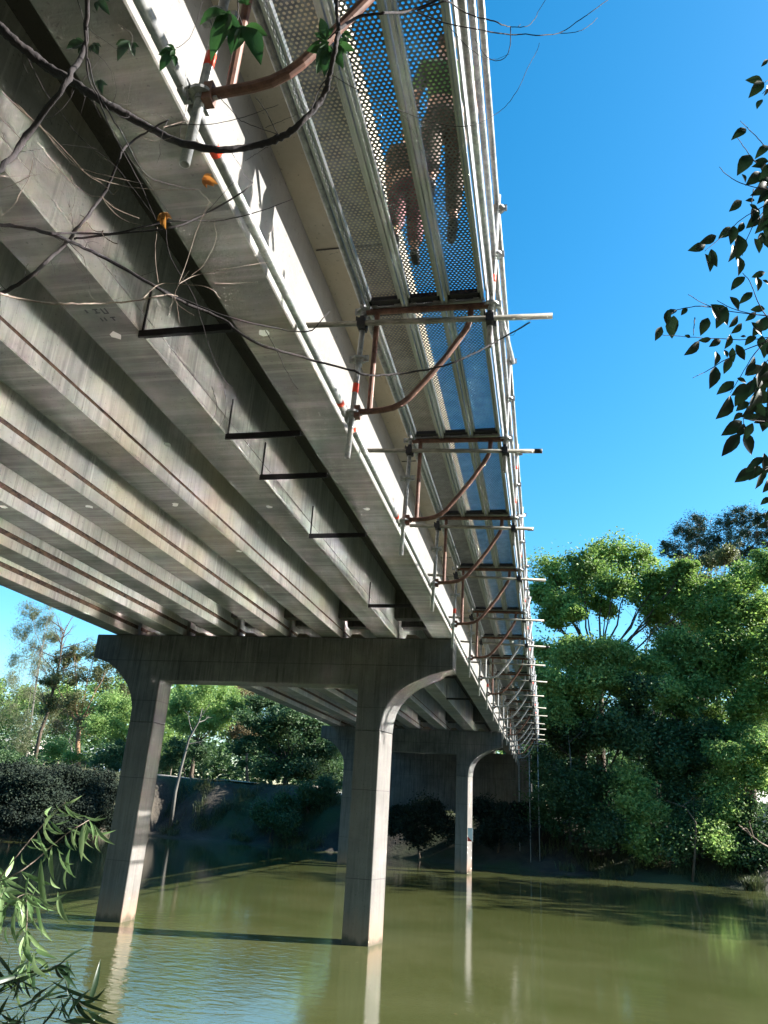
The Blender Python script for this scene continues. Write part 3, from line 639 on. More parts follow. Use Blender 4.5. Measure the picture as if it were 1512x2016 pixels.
# grass tufts at the water's edge, one countable tussock and loose fringe
def blades(name, centers, n, h, label, kind=None, cat=None, group=None, leaf='reed', w=.006):
    g = np.random.default_rng(len(name)+n); c = np.array(centers)
    root = None
    p = c[g.integers(0, len(c), n)]+g.normal(size=(n, 3))*np.array([.10, .10, 0]) if len(c) > 1 else np.repeat(c, n, 0)+g.normal(size=(n, 3))*np.array([.07, .07, 0])
    p[:, 2] = ground_z(p[:, 0], p[:, 1])-.01; p[:, 2] = np.maximum(p[:, 2], HW-.02)
    d = g.normal(size=(n, 3))*.55; d[:, 2] = 1; d /= np.linalg.norm(d, axis=1)[:, None]; hh = h*g.uniform(.4, 1.2, n)[:, None]
    side = np.cross(d, [0, 0, 1.]); side /= np.linalg.norm(side, axis=1)[:, None]+1e-9
    q1 = p+d*hh*.6; out = d.copy(); out[:, 2] = 0; q2 = q1+out*hh*.7+np.array([0, 0, .05])*hh
    v = np.stack([p-side*w, p+side*w, q1+side*w*.8, q1-side*w*.8, q2+side*w*.1, q2-side*w*.1], 1).reshape(-1, 3); k = np.arange(n)*6
    l = np.stack([k, k+1, k+2, k+3, k+3, k+2, k+4, k+5], 1).reshape(-1)
    o = fastmesh(name, v*S, l, 4, LM[leaf]); tag(o, label, cat, group, kind); return o
blades('grass_tussock', [aty(1480, 1720, 17.2)], 420, .42, 'big arching pale grass tussock at the waterline by the right edge', cat='grass tussock')
cs = []
for x in np.arange(-11, 9, .13):
    if -5.6 < x < -.2: continue
    d = float(np.interp(x, *FB)); cs.append((x, d+rng.uniform(.0, 1.6), 0))
blades('bank_grass', cs, 12000, .30, 'rough grass growing on the far river bank', kind='stuff', w=.005)
cs = [(x, float(np.interp(x, *FB))+rng.uniform(1.8, 3.2), 0) for x in np.arange(-13, 0, .1)]
blades('top_grass', cs, 7000, .10, 'short sunlit grass along the top of the left bank', kind='stuff', w=.005)

fl = MB(); g_f = np.random.default_rng(77)
for _ in range(150):
    x, y = g_f.uniform(-7, 5), g_f.uniform(3.8, 16.5); a = g_f.uniform(0, 6.28); s_ = g_f.uniform(.006, .016); ca, sa = math.cos(a), math.sin(a)
    if abs(y-7.25) < .3: continue
    fl.add([(x-ca*s_, y-sa*s_, HW+.0018), (x+sa*s_*.4, y-ca*s_*.4, HW+.0024), (x+ca*s_, y+sa*s_, HW+.0018), (x-sa*s_*.4, y+ca*s_*.4, HW+.0024)], [(0, 1, 2, 3)])
tag(fl.build('floating_leaves', LM['tan']), 'small pale leaves floating on the river', kind='stuff')
# --- left of the bridge
tree('tall wispy pale casuarina leaning right at the left edge', [(100, 1185, 15, 33), (60, 1205, 22, 33), (90, 1225, 26, 33), (45, 1245, 26, 33), (75, 1265, 30, 33), (105, 1255, 16, 33), (40, 1300, 34, 32), (82, 1310, 30, 32), (20, 1350, 40, 31), (70, 1360, 36, 31), (15, 1410, 44, 30), (62, 1420, 40, 30), (100, 1400, 22, 30), (40, 1460, 36, 29)],
     (gx_at(38, 31.5), 31.5), 'wispy', .085, 13000, 9, .34, bark='palebark', r0=.055, droop=.9, lean=tuple(aty(82, 1275, 32)), group=LL, aspect=4.5, flat=1.25, limbn=4)
stem('dead black leafless tree leaning between the casuarina and round tree', [(72, 1478), (80, 1440), (95, 1400), (108, 1345), (118, 1300), (122, 1262), (130, 1235)], 29, .09, 'bark', twigs=42, name='dead_tree', cat='dead tree', seed=12, tl_=1.5)
tree('round-headed olive tree with orange-lit trunk colour on the left bank', [(120, 1300, 28, 29), (150, 1285, 26, 29), (185, 1285, 26, 29), (220, 1300, 26, 29), (245, 1325, 24, 29), (105, 1335, 28, 29), (150, 1330, 30, 29), (200, 1335, 32, 29), (240, 1365, 28, 29), (110, 1380, 26, 28.5), (150, 1380, 28, 28.5), (250, 1400, 26, 28)],
     (gx_at(145, 28), 28), 'olive', .075, 12000, 9, .33, bark='orangelitbark', r0=.11, lean=tuple(aty(156, 1420, 28)), group=LL, limbn=5)
tree('fresh green tree close behind the left pier column', [(215, 1385, 34, 26.5), (255, 1400, 36, 26.5), (230, 1430, 34, 26), (190, 1430, 28, 26), (270, 1450, 40, 26), (310, 1400, 40, 27), (330, 1450, 36, 26)], (gx_at(240, 26.5), 26.5), 'mid', .075, 10500, 9, .36, r0=.08, group=LL, limbn=3)
tree('grey twiggy half-bare tree between casuarina and pier column', [(135, 1395, 26, 27.5), (120, 1430, 26, 27.5), (160, 1425, 24, 27.5)], (gx_at(135, 27.5), 27.5), 'tan', .05, 2200, 9, .36, bark='palebark', r0=.05, group=LL, limbn=9)
tree('dense shadowed tree under the cap beam left of the slanting pale trunk', [(365, 1365, 30, 25), (400, 1350, 28, 25), (440, 1362, 30, 25), (350, 1395, 28, 24.5), (395, 1395, 34, 24.5), (440, 1405, 32, 24.5), (360, 1430, 22, 24.5), (415, 1430, 22, 24.5), (470, 1385, 22, 25)],
     (gx_at(372, 24.5), 24.5), 'mid', .07, 12500, 9, .38, r0=.07, group=LL, limbn=3)
stem('slanting pale trunk climbing out of the bank between the pier columns', [(337, 1618), (345, 1560), (357, 1510), (372, 1455), (392, 1420), (398, 1395)], 21.6, .06, 'palebark', twigs=4, name='leaning_tree', cat='tree', seed=14)
tree('tan-leaved autumn tree seen between the girders and dark conifer', [(478, 1360, 20, 29), (495, 1375, 18, 29), (465, 1440, 22, 29), (500, 1440, 20, 29)], (gx_at(485, 29), 29), 'tan', .07, 4500, 8, .38, r0=.06, group=LL, limbn=3)
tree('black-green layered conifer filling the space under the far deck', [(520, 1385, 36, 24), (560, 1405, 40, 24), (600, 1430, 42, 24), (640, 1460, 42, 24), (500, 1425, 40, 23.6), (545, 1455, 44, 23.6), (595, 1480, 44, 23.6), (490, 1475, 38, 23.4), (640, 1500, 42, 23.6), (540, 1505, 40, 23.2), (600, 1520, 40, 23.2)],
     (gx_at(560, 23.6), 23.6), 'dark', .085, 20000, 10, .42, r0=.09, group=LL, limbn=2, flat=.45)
BL = 'bushes along the top of the left bank'
for (lab, cl, bx, Y, lf, n_) in [
  ('dark bush at the far left edge above the bank', [(20, 1500, 34, 23), (60, 1515, 28, 22.5), (5, 1545, 34, 22)], 30, 22.8, 'dark', 5000),
  ('sunlit-topped bush behind the red and white frame', [(110, 1475, 24, 26), (140, 1490, 18, 26)], 120, 26, 'mid', 2500),
  ('dark rounded bush left of the left pier column', [(205, 1490, 26, 24), (240, 1480, 30, 24), (230, 1510, 22, 24)], 225, 24, 'dark', 4500),
  ('low dark bush under the dense tree', [(350, 1475, 26, 24), (390, 1480, 24, 24), (330, 1500, 22, 24)], 360, 24, 'dark', 4500),
  ('added scrub low on the bank at the left edge, coloured dark as shade', [(8, 1522, 26, 16.7), (45, 1526, 26, 16.9), (80, 1530, 26, 17.1), (10, 1545, 40, 15.7), (50, 1550, 40, 15.7), (15, 1585, 38, 15.3), (65, 1590, 38, 15.1), (20, 1625, 32, 14.7), (70, 1630, 28, 14.7), (95, 1560, 34, 15.7)], 35, 15.9, 'bankshade', 24000),  # scrub added here and below to darken the sunlit bank
  ('added scrub spilling down the bank left of the pier, coloured dark as shade', [(110, 1530, 26, 18.1), (145, 1532, 26, 18.5), (180, 1535, 26, 18.7), (120, 1545, 36, 17.1), (165, 1550, 36, 17.3), (120, 1590, 36, 16.4), (160, 1600, 34, 16.9), (110, 1625, 30, 16.1), (150, 1635, 26, 16.5)], 125, 16.8, 'bankshade', 20000),
  ('added scrub beside the left pier column, coloured dark as shade', [(205, 1560, 28, 19.2), (225, 1570, 28, 19.6), (205, 1610, 28, 19.2), (190, 1590, 30, 18.9), (235, 1610, 24, 19.8), (215, 1532, 22, 19.6), (195, 1550, 34, 21.3), (230, 1555, 32, 21.3), (195, 1595, 32, 20.8), (235, 1600, 32, 20.8), (205, 1630, 26, 20.6)], 205, 21.6, 'bankshade', 16000),
  ('dark shrub against the far pier under the bridge', [(640, 1560, 34, 21.5), (600, 1570, 30, 21.3), (560, 1590, 28, 20.9)], 610, 21.4, 'dark', 5000),
  ('added shrub on the slope behind the near right pier column, coloured dark as shade', [(800, 1610, 30, 19.0), (840, 1600, 30, 19.2), (870, 1620, 28, 19.0), (820, 1640, 24, 18.8), (780, 1625, 24, 19.0)], 830, 19.2, 'bankshade', 14000),  # this shrub and the next are added to darken the lit slope
  ('added shrub on the slope right of the signed pier column, coloured dark as shade', [(950, 1600, 28, 18.9), (985, 1610, 28, 18.8), (1010, 1630, 24, 18.6), (960, 1640, 24, 18.6), (1030, 1600, 22, 18.9)], 980, 19.0, 'bankshade', 12000),
  ('dark creeper clump hanging on the earth bank', [(520, 1600, 30, 20.5), (560, 1620, 28, 20.4)], 540, 20.6, 'dark', 3000)]:
    tree(lab, cl, (gx_at(bx, Y), Y), lf, .06, n_, 8, .42, r0=.025, group=BL, cat='bush', name='bush', limbn=1, Yj=.2)
# distant wood closing the view behind everything
def wood(name, xs, Y, h0, h1, n, leaf, label, seed):
    g = np.random.default_rng(seed); m = 520
    x = g.uniform(*xs, m); y = Y+g.uniform(0, 5, m); z = ground_z(x, y)+g.uniform(0, 1, m)**.8*np.interp(x, *h0)*h1
    v, l = leaf_cloud(np.stack([x, y, z], 1), g.uniform(.5, .95, m), n//m, .24, seed=seed)
    tag(fastmesh(name, v*S, l, 4, LM[leaf]), label, kind='stuff')
wood('distant_wood', (-1, 24), 37, ([-1, 3, 5, 8, 24], [7.2, 6.8, 7.4, 9, 10]), 1.0, 80000, 'mid', 'distant green wood behind the right-hand trees', 31)
wood('distant_wood', (-46, -1), 40, ([-46, -30, -22, -12, -1], [5.2, 5.0, 5.2, 6.2, 6.8]), 1.0, 90000, 'mid', 'distant green wood behind the left-hand trees', 33)
wood('undergrowth', (-48, 0), 29.5, ([-48, 0], [1.25, 1.25]), 1.0, 30000, 'dark', 'dark undergrowth behind the left bank trees', 41)
wood('undergrowth', (-1, 16), 25.5, ([-1, 16], [2.4, 2.4]), 1.0, 30000, 'dark', 'dark undergrowth behind the right bank trees', 43)
for xx_, yy_ in (((30, 46), -4), ((30, 46), 3)):  # unseen wood added upstream to block the low sky
    wood('distant_wood', xx_, yy_, ([30, 46], [5.5, 6.5]), 1.0, 12000, 'mid', 'added unseen wood upstream, blocking low sky light', 51+yy_)
# trees upstream (right) and on the near bank: they stand just outside the picture and give its shade
def shade_tree(label, x, y, h, r, leaf='dark', n=2600, size=.22, name='tree', group=None, zmin=.35):
    TREE_N[0] += 1; g = np.random.default_rng(300+TREE_N[0]); z = float(ground_z(x, y))
    root = empty(name, (x, y, z), label, 'tree', group)
    m = 34; d = g.normal(size=(m, 3)); d /= np.linalg.norm(d, axis=1)[:, None]
    c = np.array([x, y, z+h*(zmin+(1-zmin)/2)])+d*np.array([r, r, h*(1-zmin)/2])*g.uniform(.3, .9, (m, 1))
    v, l = leaf_cloud(c, np.full(m, r*.36), n//m, size, seed=TREE_N[0]); fastmesh('crown', v*S, l, 4, LM[leaf], root)
    t_ = MB(); t_.tube([(x, y, z-.1), (x+.1, y, z+h*.35), (x, y, z+h*.7)], [.16, .12, .06], 8)
    for i in range(0, m, 3): t_.tube([(x, y, z+h*.4), tuple((np.array([x, y, z+h*.5])+c[i])/2), tuple(c[i])], [.06, .04, .015], 5)
    t_.build('trunk', M['bark'], root, smooth=True); return root
ST = 'tall bank trees just upstream of the picture'
for i, (x, y, h, r) in enumerate([(11.5, 17.0, 8, 2.3), (14.8, 16.0, 8.5, 2.4), (18.5, 15.4, 9, 2.6), (23, 15.0, 10, 3)]):
    shade_tree('tall dark tree on the far bank upstream, in the row off the right edge', x, y, h, r, n=3400, group=ST)
NT_ = 'tall near-bank trees around the viewpoint'
for i, (x, y, h, r) in enumerate([(-8, -2.5, 8, 2.4), (-12.5, -1.5, 8, 2.6), (-15.5, 3, 8, 2.6), (-16, 7.5, 8.5, 2.6), (-17.5, 12, 8.5, 2.6), (1.9, -2.2, 8, 2.1), (5.2, -2.6, 8.5, 2.4), (9.3, -3.2, 8.5, 2.6), (13.8, -3.6, 8.5, 2.8), (-6, -6.5, 10, 3), (-1, -7, 10, 3), (4, -7, 10, 3)]):  # trees left of the bridge are added, unseen, to close off open sky
    shade_tree('tall dark tree around the viewpoint, the left ones added to block sky', x, y, h, r, n=11000, size=.34, group=NT_, zmin=.06)

# ------------------------------------------------------------------ small things on the far bank
rt = MB()
for a, b in zip(np.arange(-17, -5, 1.0), np.arange(-16, -4, 1.0)):
    za, zb = float(ground_z(a, 23.6))+.035, float(ground_z(b, 23.6))+.035
    rt.add([(a, 23.2, za), (b, 23.2, zb), (b, 24.3, zb+.03), (a, 24.3, za+.03)], [(0, 1, 2, 3)])
tag(rt.build('path', M['pavegrey']), 'pale sunlit path along the top of the left bank', kind='structure')
def post(x, y, h, group, label, m='white'):
    z = float(ground_z(x, y)); b = MB(); b.tube([(x, y, z-.05), (x, y, z+h), (x, y, z+h+.01)], [.018, .018, .008], 8)
    return tag(b.build('bollard', M[m], smooth=False), label, 'post', group)
for px in (172, 197, 228, 240, 262, 352, 372, 389, 407, 425):
    Y = 22.9; post(gx_at(px, Y), Y, .16, 'short posts along the bank-top path', 'short white post in the row below the rail fence' if px < 300 else 'short timber post in the row by the pale path', 'white' if px < 300 else 'wood')
fe = empty('rail_fence', (gx_at(60, 26.6), 26.6, float(ground_z(gx_at(60, 26.6), 26.6))), 'long low dark rail fence behind the round-headed tree', 'fence')
xs = np.linspace(gx_at(20, 26.6), gx_at(330, 26.6), 12)
for x in xs:
    z = float(ground_z(x, 26.6)); b = MB(); b.box((x-.02, 26.58, z-.05), (x+.02, 26.62, z+.42)); b.build('post', M['wood'], fe)
for dz in (.2, .38):
    z = float(ground_z(xs[5], 26.6)); b = MB(); b.box((xs[0], 26.56, z+dz-.015), (xs[-1], 26.575, z+dz+.015)); b.build('rail', M['wood'], fe)
# red and white A-frame barrier
Y = 24.6; xx = gx_at(187, Y); zz = float(ground_z(xx, Y))
af = empty('barrier_frame', (xx, Y, zz), 'red and white A-frame barrier standing by the fence', 'barrier')
for sx_ in (-1, 1):
    b = MB()
    for i in range(6):
        a_, b_ = i/6, (i+1)/6; f_ = lambda q: (xx+sx_*.20*(1-q), Y, zz+.75*q); b.tube([f_(a_), f_(b_)], .018, 8, i % 2)
    b.build('leg', [M['red'], M['white']], af)
b = MB(); b.box((xx-.13, Y-.02, zz+.28), (xx+.13, Y-.005, zz+.33)); b.build('crossbar', M['red'], af)
b = MB(); b.box((xx-.07, Y-.02, zz+.52), (xx+.07, Y-.005, zz+.57)); b.build('crossbar', M['white'], af)
# distant pale buildings glimpsed through the trees
def house(x, y, w, d, h, label, roofc, zoff=0):
    z = float(ground_z(x, y))+zoff; r = empty('house', (x, y, z), label, 'house')
    b = MB(); b.box((x-w/2, y-d/2, z-.3), (x+w/2, y+d/2, z+h)); b.build('wall', M['wall'], r)
    b = MB(); e = .12; zt = z+h+.003; v = [(x-w/2-e, y-d/2-e, zt), (x+w/2+e, y-d/2-e, zt), (x+w/2+e, y+d/2+e, zt), (x-w/2-e, y+d/2+e, zt), (x-w/2-e, y, zt+h*.45), (x+w/2+e, y, zt+h*.45)]
    b.add(v, [(3, 2, 1, 0), (0, 1, 5, 4), (2, 3, 4, 5), (1, 2, 5), (3, 0, 4)]); b.build('roof', M[roofc], r)
    for i in range(3):
        xw = x-w/2+w*(i+.5)/3; b = MB(); b.box((xw-.13, y-d/2-.012, z+h*.4), (xw+.13, y-d/2-.003, z+h*.8)); b.build('window', M['dark'], r)
house(gx_at(14, 34), 34, 2.6, 2, 1.0, 'pale house half hidden behind the casuarina at the left edge', 'wall')
house(gx_at(205, 35), 35, 3.4, 2, .9, 'low white house seen through the trees behind the fence', 'white')
house(gx_at(1515, 22.6)+.55, 23.4, 1.6, 1.4, .75, 'pale rendered building at the right edge among the trees', 'wall', -.05)

# ------------------------------------------------------------------ boughs reaching in close to the viewpoint (each at its own distance, metres along the view)
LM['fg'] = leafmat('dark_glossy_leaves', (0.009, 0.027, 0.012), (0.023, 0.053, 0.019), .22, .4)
LM['fgsun'] = leafmat('green_maple_like_leaves', (0.023, 0.076, 0.023), (0.046, 0.122, 0.030), .35, .4)
LM['willow'] = leafmat('narrow_grey_green_leaves', (.12, .22, .08), (.28, .38, .17), .3, .35)
LM['deadleaf'] = leafmat('dead_orange_leaves', (0.319, 0.122, 0.023), (0.418, 0.198, 0.046), .4)
def dep(p, d): return Vector(atd(p[0], p[1], d/S))
def smooth_path(pts, it=2):
    P_ = [Vector(p) for p in pts]
    for _ in range(it):
        q = [P_[0]]
        for a, b in zip(P_[:-1], P_[1:]): q += [a.lerp(b, .25), a.lerp(b, .75)]
        q.append(P_[-1]); P_ = q
    return P_
def limb(mb, px, d0, d1, w0, w1, n=8, wob=.004, it=2):
    """px: picture-surveyed points (full size), widths in those pixels"""
    k = len(px); P_ = []
    for i, p in enumerate(px):
        t_ = i/(k-1); P_.append(dep(p, d0+(d1-d0)*t_+.05*math.sin(i*1.7+d0*9)))
    Q = smooth_path(P_, it); m_ = len(Q)
    r = []
    for i in range(m_):
        t_ = i/(m_-1); d = d0+(d1-d0)*t_; w = w0+(w1-w0)*t_
        r.append(w*.5*d/S/FPX*(1+.05*math.sin(t_*k*2.3)+.04*math.sin(t_*k*5.1)+(.16 if random.random() < .06 else 0)))
        if 0 < i < m_-1: Q[i] = Q[i]+Vector((random.gauss(0, 1), random.gauss(0, 1), random.gauss(0, 1)))*wob*.12*(.35 if it > 2 else .6)
    mb.tube(Q, r, n); return Q
def side_twigs(mb, Q, n, L, w, d, seed, knots=True, bias=(0, 0, 0)):
    g = random.Random(seed); ends = []
    for _ in range(n):
        i = g.randrange(1, len(Q)-1); p = Q[i]; t_ = (Q[i+1]-Q[i-1]).normalized()
        a = Vector((g.gauss(0, 1), g.gauss(0, 1)*.5, g.gauss(0, 1))); a = (a-t_*a.dot(t_)*.4+t_*.5+Vector(bias)).normalized()
        l = L*g.uniform(.35, 1)/S; pts = [p]; 
        for s_ in range(5):
            a = (a+Vector((g.gauss(0, .3), g.gauss(0, .2), g.gauss(0, .3)))).normalized(); pts.append(pts[-1]+a*l/5)
        r0 = w*.5*d/S/FPX; mb.tube(pts, [r0*(1-.7*j/5) for j in range(6)], 5); ends.append(pts)
        if g.random() < .6:
            j = g.randrange(1, 4); b = (a+Vector((g.gauss(0, .8), 0, g.gauss(0, .8)))).normalized(); mb.tube([pts[j], pts[j]+b*l*.2, pts[j]+b*l*.38+Vector((0, 0, g.gauss(0, .01)))], [r0*.6, r0*.45, r0*.25], 4)
    return ends
def c1(*a): return [(x/1.9895, y/1.9895) for x, y in a]
def c2(*a): return [(500+x/1.9895, y/1.9895) for x, y in a]
def c3(*a): return [(560+x/2.7, 540+y/2.7) for x, y in a]
def c4(*a): return [(x*.5026, 600+y*.5026) for x, y in a]
def leafmesh(items, name, matl, parent, fold=.25, wmul=1.):
    """items: (base, tip, width, up) in survey units; a leaf is two curved halves along a midrib"""
    V, L_ = [], []
    prof = [(0, .03), (.12, .45), (.3, .9), (.5, 1.), (.7, .78), (.87, .38), (1, .02)]
    for (b, t_, w, up, *cv) in items:
        b, t_, up = Vector(b), Vector(t_), Vector(up); ax = t_-b; Ln = ax.length; axn = ax.normalized()
        side = axn.cross(up).normalized(); nn = side.cross(axn).normalized(); curve = cv[0] if cv else random.uniform(.04, .16); bend = cv[1] if len(cv) > 1 else random.uniform(-.05, .05)
        k0 = len(V); tw = random.uniform(-.5, .5)
        for (s_, ww) in prof:
            c_ = b+ax*s_+nn*Ln*curve*math.sin(s_*math.pi)+side*Ln*bend*math.sin(s_*math.pi)
            sd = (side*math.cos(tw*s_)+nn*math.sin(tw*s_)); h = w*.5*ww*wmul
            V += [tuple(c_-sd*h+nn*h*fold*2), tuple(c_), tuple(c_+sd*h+nn*h*fold*2)]
        for i in range(len(prof)-1):
            a = k0+i*3; L_ += [a, a+1, a+4, a+3, a+1, a+2, a+5, a+4]
    return fastmesh(name, np.array(V)*S, L_, 4, matl, parent, smooth=True)
VIEW = Vector(AF)
def bough(name, label, first, cat='branch', group=None):
    return empty(name, tuple(first), label, cat, group)
GV = 'leafless boughs crossing the upper left'
# 1 thick curving bough
pts = c1((-60, 60), (0, 110), (100, 195), (180, 262), (280, 315), (380, 385), (500, 452), (620, 522), (720, 565), (860, 590), (990, 576), (1100, 540), (1160, 500), (1220, 440), (1268, 380), (1290, 300), (1312, 200), (1328, 110), (1318, 40), (1320, -40))
r1 = bough('bough', 'thick dark bough curving in a wide U across the upper left', dep(pts[0], 2.3), group=GV)
b = MB(); Q = limb(b, pts, 2.4, 2.1, 20, 7, 12, wob=.012, it=3)
b.build('stem', M['vine'], r1, smooth=True)
b = MB()
for pp_, w in ((c1((1325, 115), (1400, 62), (1512, 50)), 5), ):
    limb(b, pp_+c2((500, 50), (600, 50), (660, 25), (740, -8)), 2.1, 2.3, 6.5, 4)
limb(b, c1((640, 500), (720, 485), (800, 492), (920, 470), (1010, 440), (1090, 410)), 2.25, 2.2, 2, 1, 5)
limb(b, c1((940, 472), (1010, 500), (1088, 526)), 2.2, 2.2, 1.6, 1.4, 5)
limb(b, c1((860, 380), (905, 430), (940, 472)), 2.2, 2.2, 1.4, 1.4, 5); limb(b, c1((1000, 380), (1040, 430), (1060, 470), (1088, 526)), 2.2, 2.2, 1.6, 1.8, 5)
limb(b, c1((1040, 500), (1110, 470), (1160, 450)), 2.2, 2.2, 1.2, .8, 5); limb(b, c1((800, -20), (770, 90), (740, 160), (690, 190)), 2.2, 2.2, 1.3, .9, 5)
limb(b, c1((960, 630), (1000, 605), (1050, 575)), 2.2, 2.2, .9, 1.2, 5)
limb(b, c1((470, 100), (530, 140), (500, 210)), 2.2, 2.2, .9, 1, 5); limb(b, c1((930, -20), (935, 60), (920, 110), (880, 130)), 2.2, 2.2, 3, 2, 6); limb(b, c1((935, 60), (960, 130), (950, 170)), 2.2, 2.2, 2.4, 2, 6)
limb(b, c1((1325, 115), (1290, 150), (1250, 170)), 2.1, 2.15, 3, 2, 6); limb(b, c1((1290, 300), (1250, 340), (1220, 430)), 2.1, 2.15, 2.5, 2, 6)
side_twigs(b, Q, 16, .22, 1.3, 2.2, 5)
b.build('twig', M['vine'], r1, smooth=True)
def lf(bx, by, tx, ty, d, w, conv=c1, cv=None, dd=.0):
    (a,), (t_,) = conv((bx, by)), conv((tx, ty)); A_, T_ = dep(a, d), dep(t_, d+dd); up = -VIEW+Vector((random.uniform(-.6, .6), random.uniform(-.3, .3), random.uniform(-.5, .5)))
    L = (T_-A_).length; return (A_, T_, L*w, up)+(() if cv is None else cv)
def maple(bx, by, tx, ty, d, conv=c1):        # lobed leaf: one long centre blade and two side lobes
    ax, ay = tx-bx, ty-by; it = [lf(bx, by, tx, ty, d, .42, conv)]
    for s_, k in ((1, .62), (-1, .62)):
        a = s_*.75; it.append(lf(bx+ax*.06, by+ay*.06, bx+(ax*math.cos(a)-ay*math.sin(a))*k, by+(ax*math.sin(a)+ay*math.cos(a))*k, d, .45, conv))
    return it
its = []
for q_ in ((900, 40, 825, 240), (930, 90, 905, 215), (950, 100, 1022, 255), (890, 60, 840, 110), (960, 15, 935, -30), (960, 20, 985, -10), (1280, 160, 1255, 70), (1285, 170, 1240, 290), (1290, 165, 1200, 200), (1320, 170, 1392, 200), (1310, 190, 1345, 272), (1300, 200, 1270, 300), (690, 195, 620, 215), (680, 205, 625, 280), (1340, 130, 1380, 160)):
    its += maple(*q_, 2.15)
leafmesh(its, 'leaves', LM['fgsun'], r1, .15)
its = []
for q_ in ((385, 0, 430, 60), (340, 175, 260, 190), (335, 180, 305, 210), (355, 175, 388, 215), (510, 160, 460, 240), (515, 165, 528, 222), (395, 310, 402, 370), (372, 170, 385, 215)): its += maple(*q_, 2.3)
leafmesh(its, 'leaves', LM['fg'], r1, .3)
# 2 upper-left straight branch
pts = c1((340, -60), (342, 90), (332, 200), (282, 282), (250, 340), (150, 470), (80, 570), (32, 640), (-30, 690))
r2 = bough('bough', 'short thick dark bough slanting down to the left edge', dep(pts[0], 1.9), group=GV)
b = MB(); Q = limb(b, pts, 1.9, 1.8, 9, 12, 10, wob=.01); b.build('stem', M['vine'], r2, smooth=True)
b = MB(); side_twigs(b, Q, 7, .2, 1.2, 1.85, 8); limb(b, c1((335, 120), (340, 300), (380, 372), (430, 500), (480, 590), (560, 740), (610, 860)), 1.9, 2.1, 4, 1.2, 6)
limb(b, c1((300, -20), (330, 90), (342, 130)), 1.9, 1.9, 1.5, 1.5, 5); limb(b, c1((345, 230), (365, 330), (420, 430), (500, 560), (560, 690), (680, 730), (790, 745)), 1.9, 2.1, 4, 1, 6)
limb(b, c1((110, 230), (180, 370), (260, 470), (330, 560), (450, 640), (520, 740), (600, 840)), 1.9, 2.1, 1.6, .8, 5)
b.build('twig', M['vine'], r2, smooth=True)
# 3 long branch from the left edge, under the girders and out to the sky
pts = c1((-40, 876), (0, 881), (100, 890), (200, 915), (290, 952), (400, 1004), (500, 1060), (600, 1120), (720, 1188))+c4((870, 50), (940, 115), (1050, 170), (1200, 210), (1400, 262))+c3((380, 522), (470, 541), (600, 530), (740, 515), (900, 470), (1050, 400), (1150, 345), (1230, 300), (1305, 255))
r3 = bough('bough', 'longest thin bough running from the left edge across the bracket to the sky', dep(pts[0], 2.0), group=GV)
b = MB(); Q = limb(b, pts, 2.0, 2.6, 8, 2.6, 8, wob=.006); b.build('stem', M['vine'], r3, smooth=True)
b = MB(); limb(b, c1((600, 1120), (720, 1175), (880, 1240), (1000, 1270), (1150, 1300), (1222, 1300), (1255, 1260), (1290, 1220)), 2.2, 2.3, 4, 1.8, 6)
limb(b, c1((200, 915), (300, 911), (450, 920), (560, 885), (700, 860), (860, 868), (1000, 835), (1145, 780)), 2.05, 2.3, 5, 1.2, 6)
limb(b, c1((650, 900), (655, 980), (700, 1070), (760, 1150), (800, 1300), (850, 1440))+c4((880, 300), (910, 320)), 2.1, 2.3, 1.6, 1, 5)
limb(b, c4((1040, 100), (1090, 190), (1120, 260), (1168, 332)), 2.2, 2.3, 1.8, 1, 5); limb(b, c4((830, 320), (855, 400), (820, 480)), 2.3, 2.3, 1, .7, 5); limb(b, c4((880, 330), (890, 420), (860, 480)), 2.3, 2.3, 1, .7, 5)
side_twigs(b, Q, 12, .18, 1.2, 2.2, 15); b.build('twig', M['vine'], r3, smooth=True)
# 4 cross branch rising right
pts = c1((-30, 1160), (0, 1150), (80, 1110), (150, 1060), (220, 990), (268, 945), (292, 905), (340, 850), (400, 770), (440, 690), (475, 600), (490, 575), (520, 550), (600, 500), (660, 468))
r4 = bough('bough', 'kinked bough rising from the left edge to meet the thick U-shaped bough', dep(pts[0], 2.1), group=GV)
b = MB(); Q = limb(b, pts, 2.1, 2.3, 9, 3, 8, wob=.006); b.build('stem', M['vine'], r4, smooth=True)
b = MB(); limb(b, c1((290, 936), (450, 915), (600, 905), (700, 888), (800, 840), (900, 785), (960, 745), (990, 715)), 2.15, 2.2, 4.5, 3, 7)
limb(b, c1((480, 590), (560, 690), (640, 800), (700, 900)), 2.2, 2.3, 1.2, .8, 5); limb(b, c1((800, 840), (860, 775), (915, 715)), 2.2, 2.2, 1.8, .8, 5)
side_twigs(b, Q, 9, .2, 1.2, 2.2, 25); b.build('twig', M['vine'], r4, smooth=True)
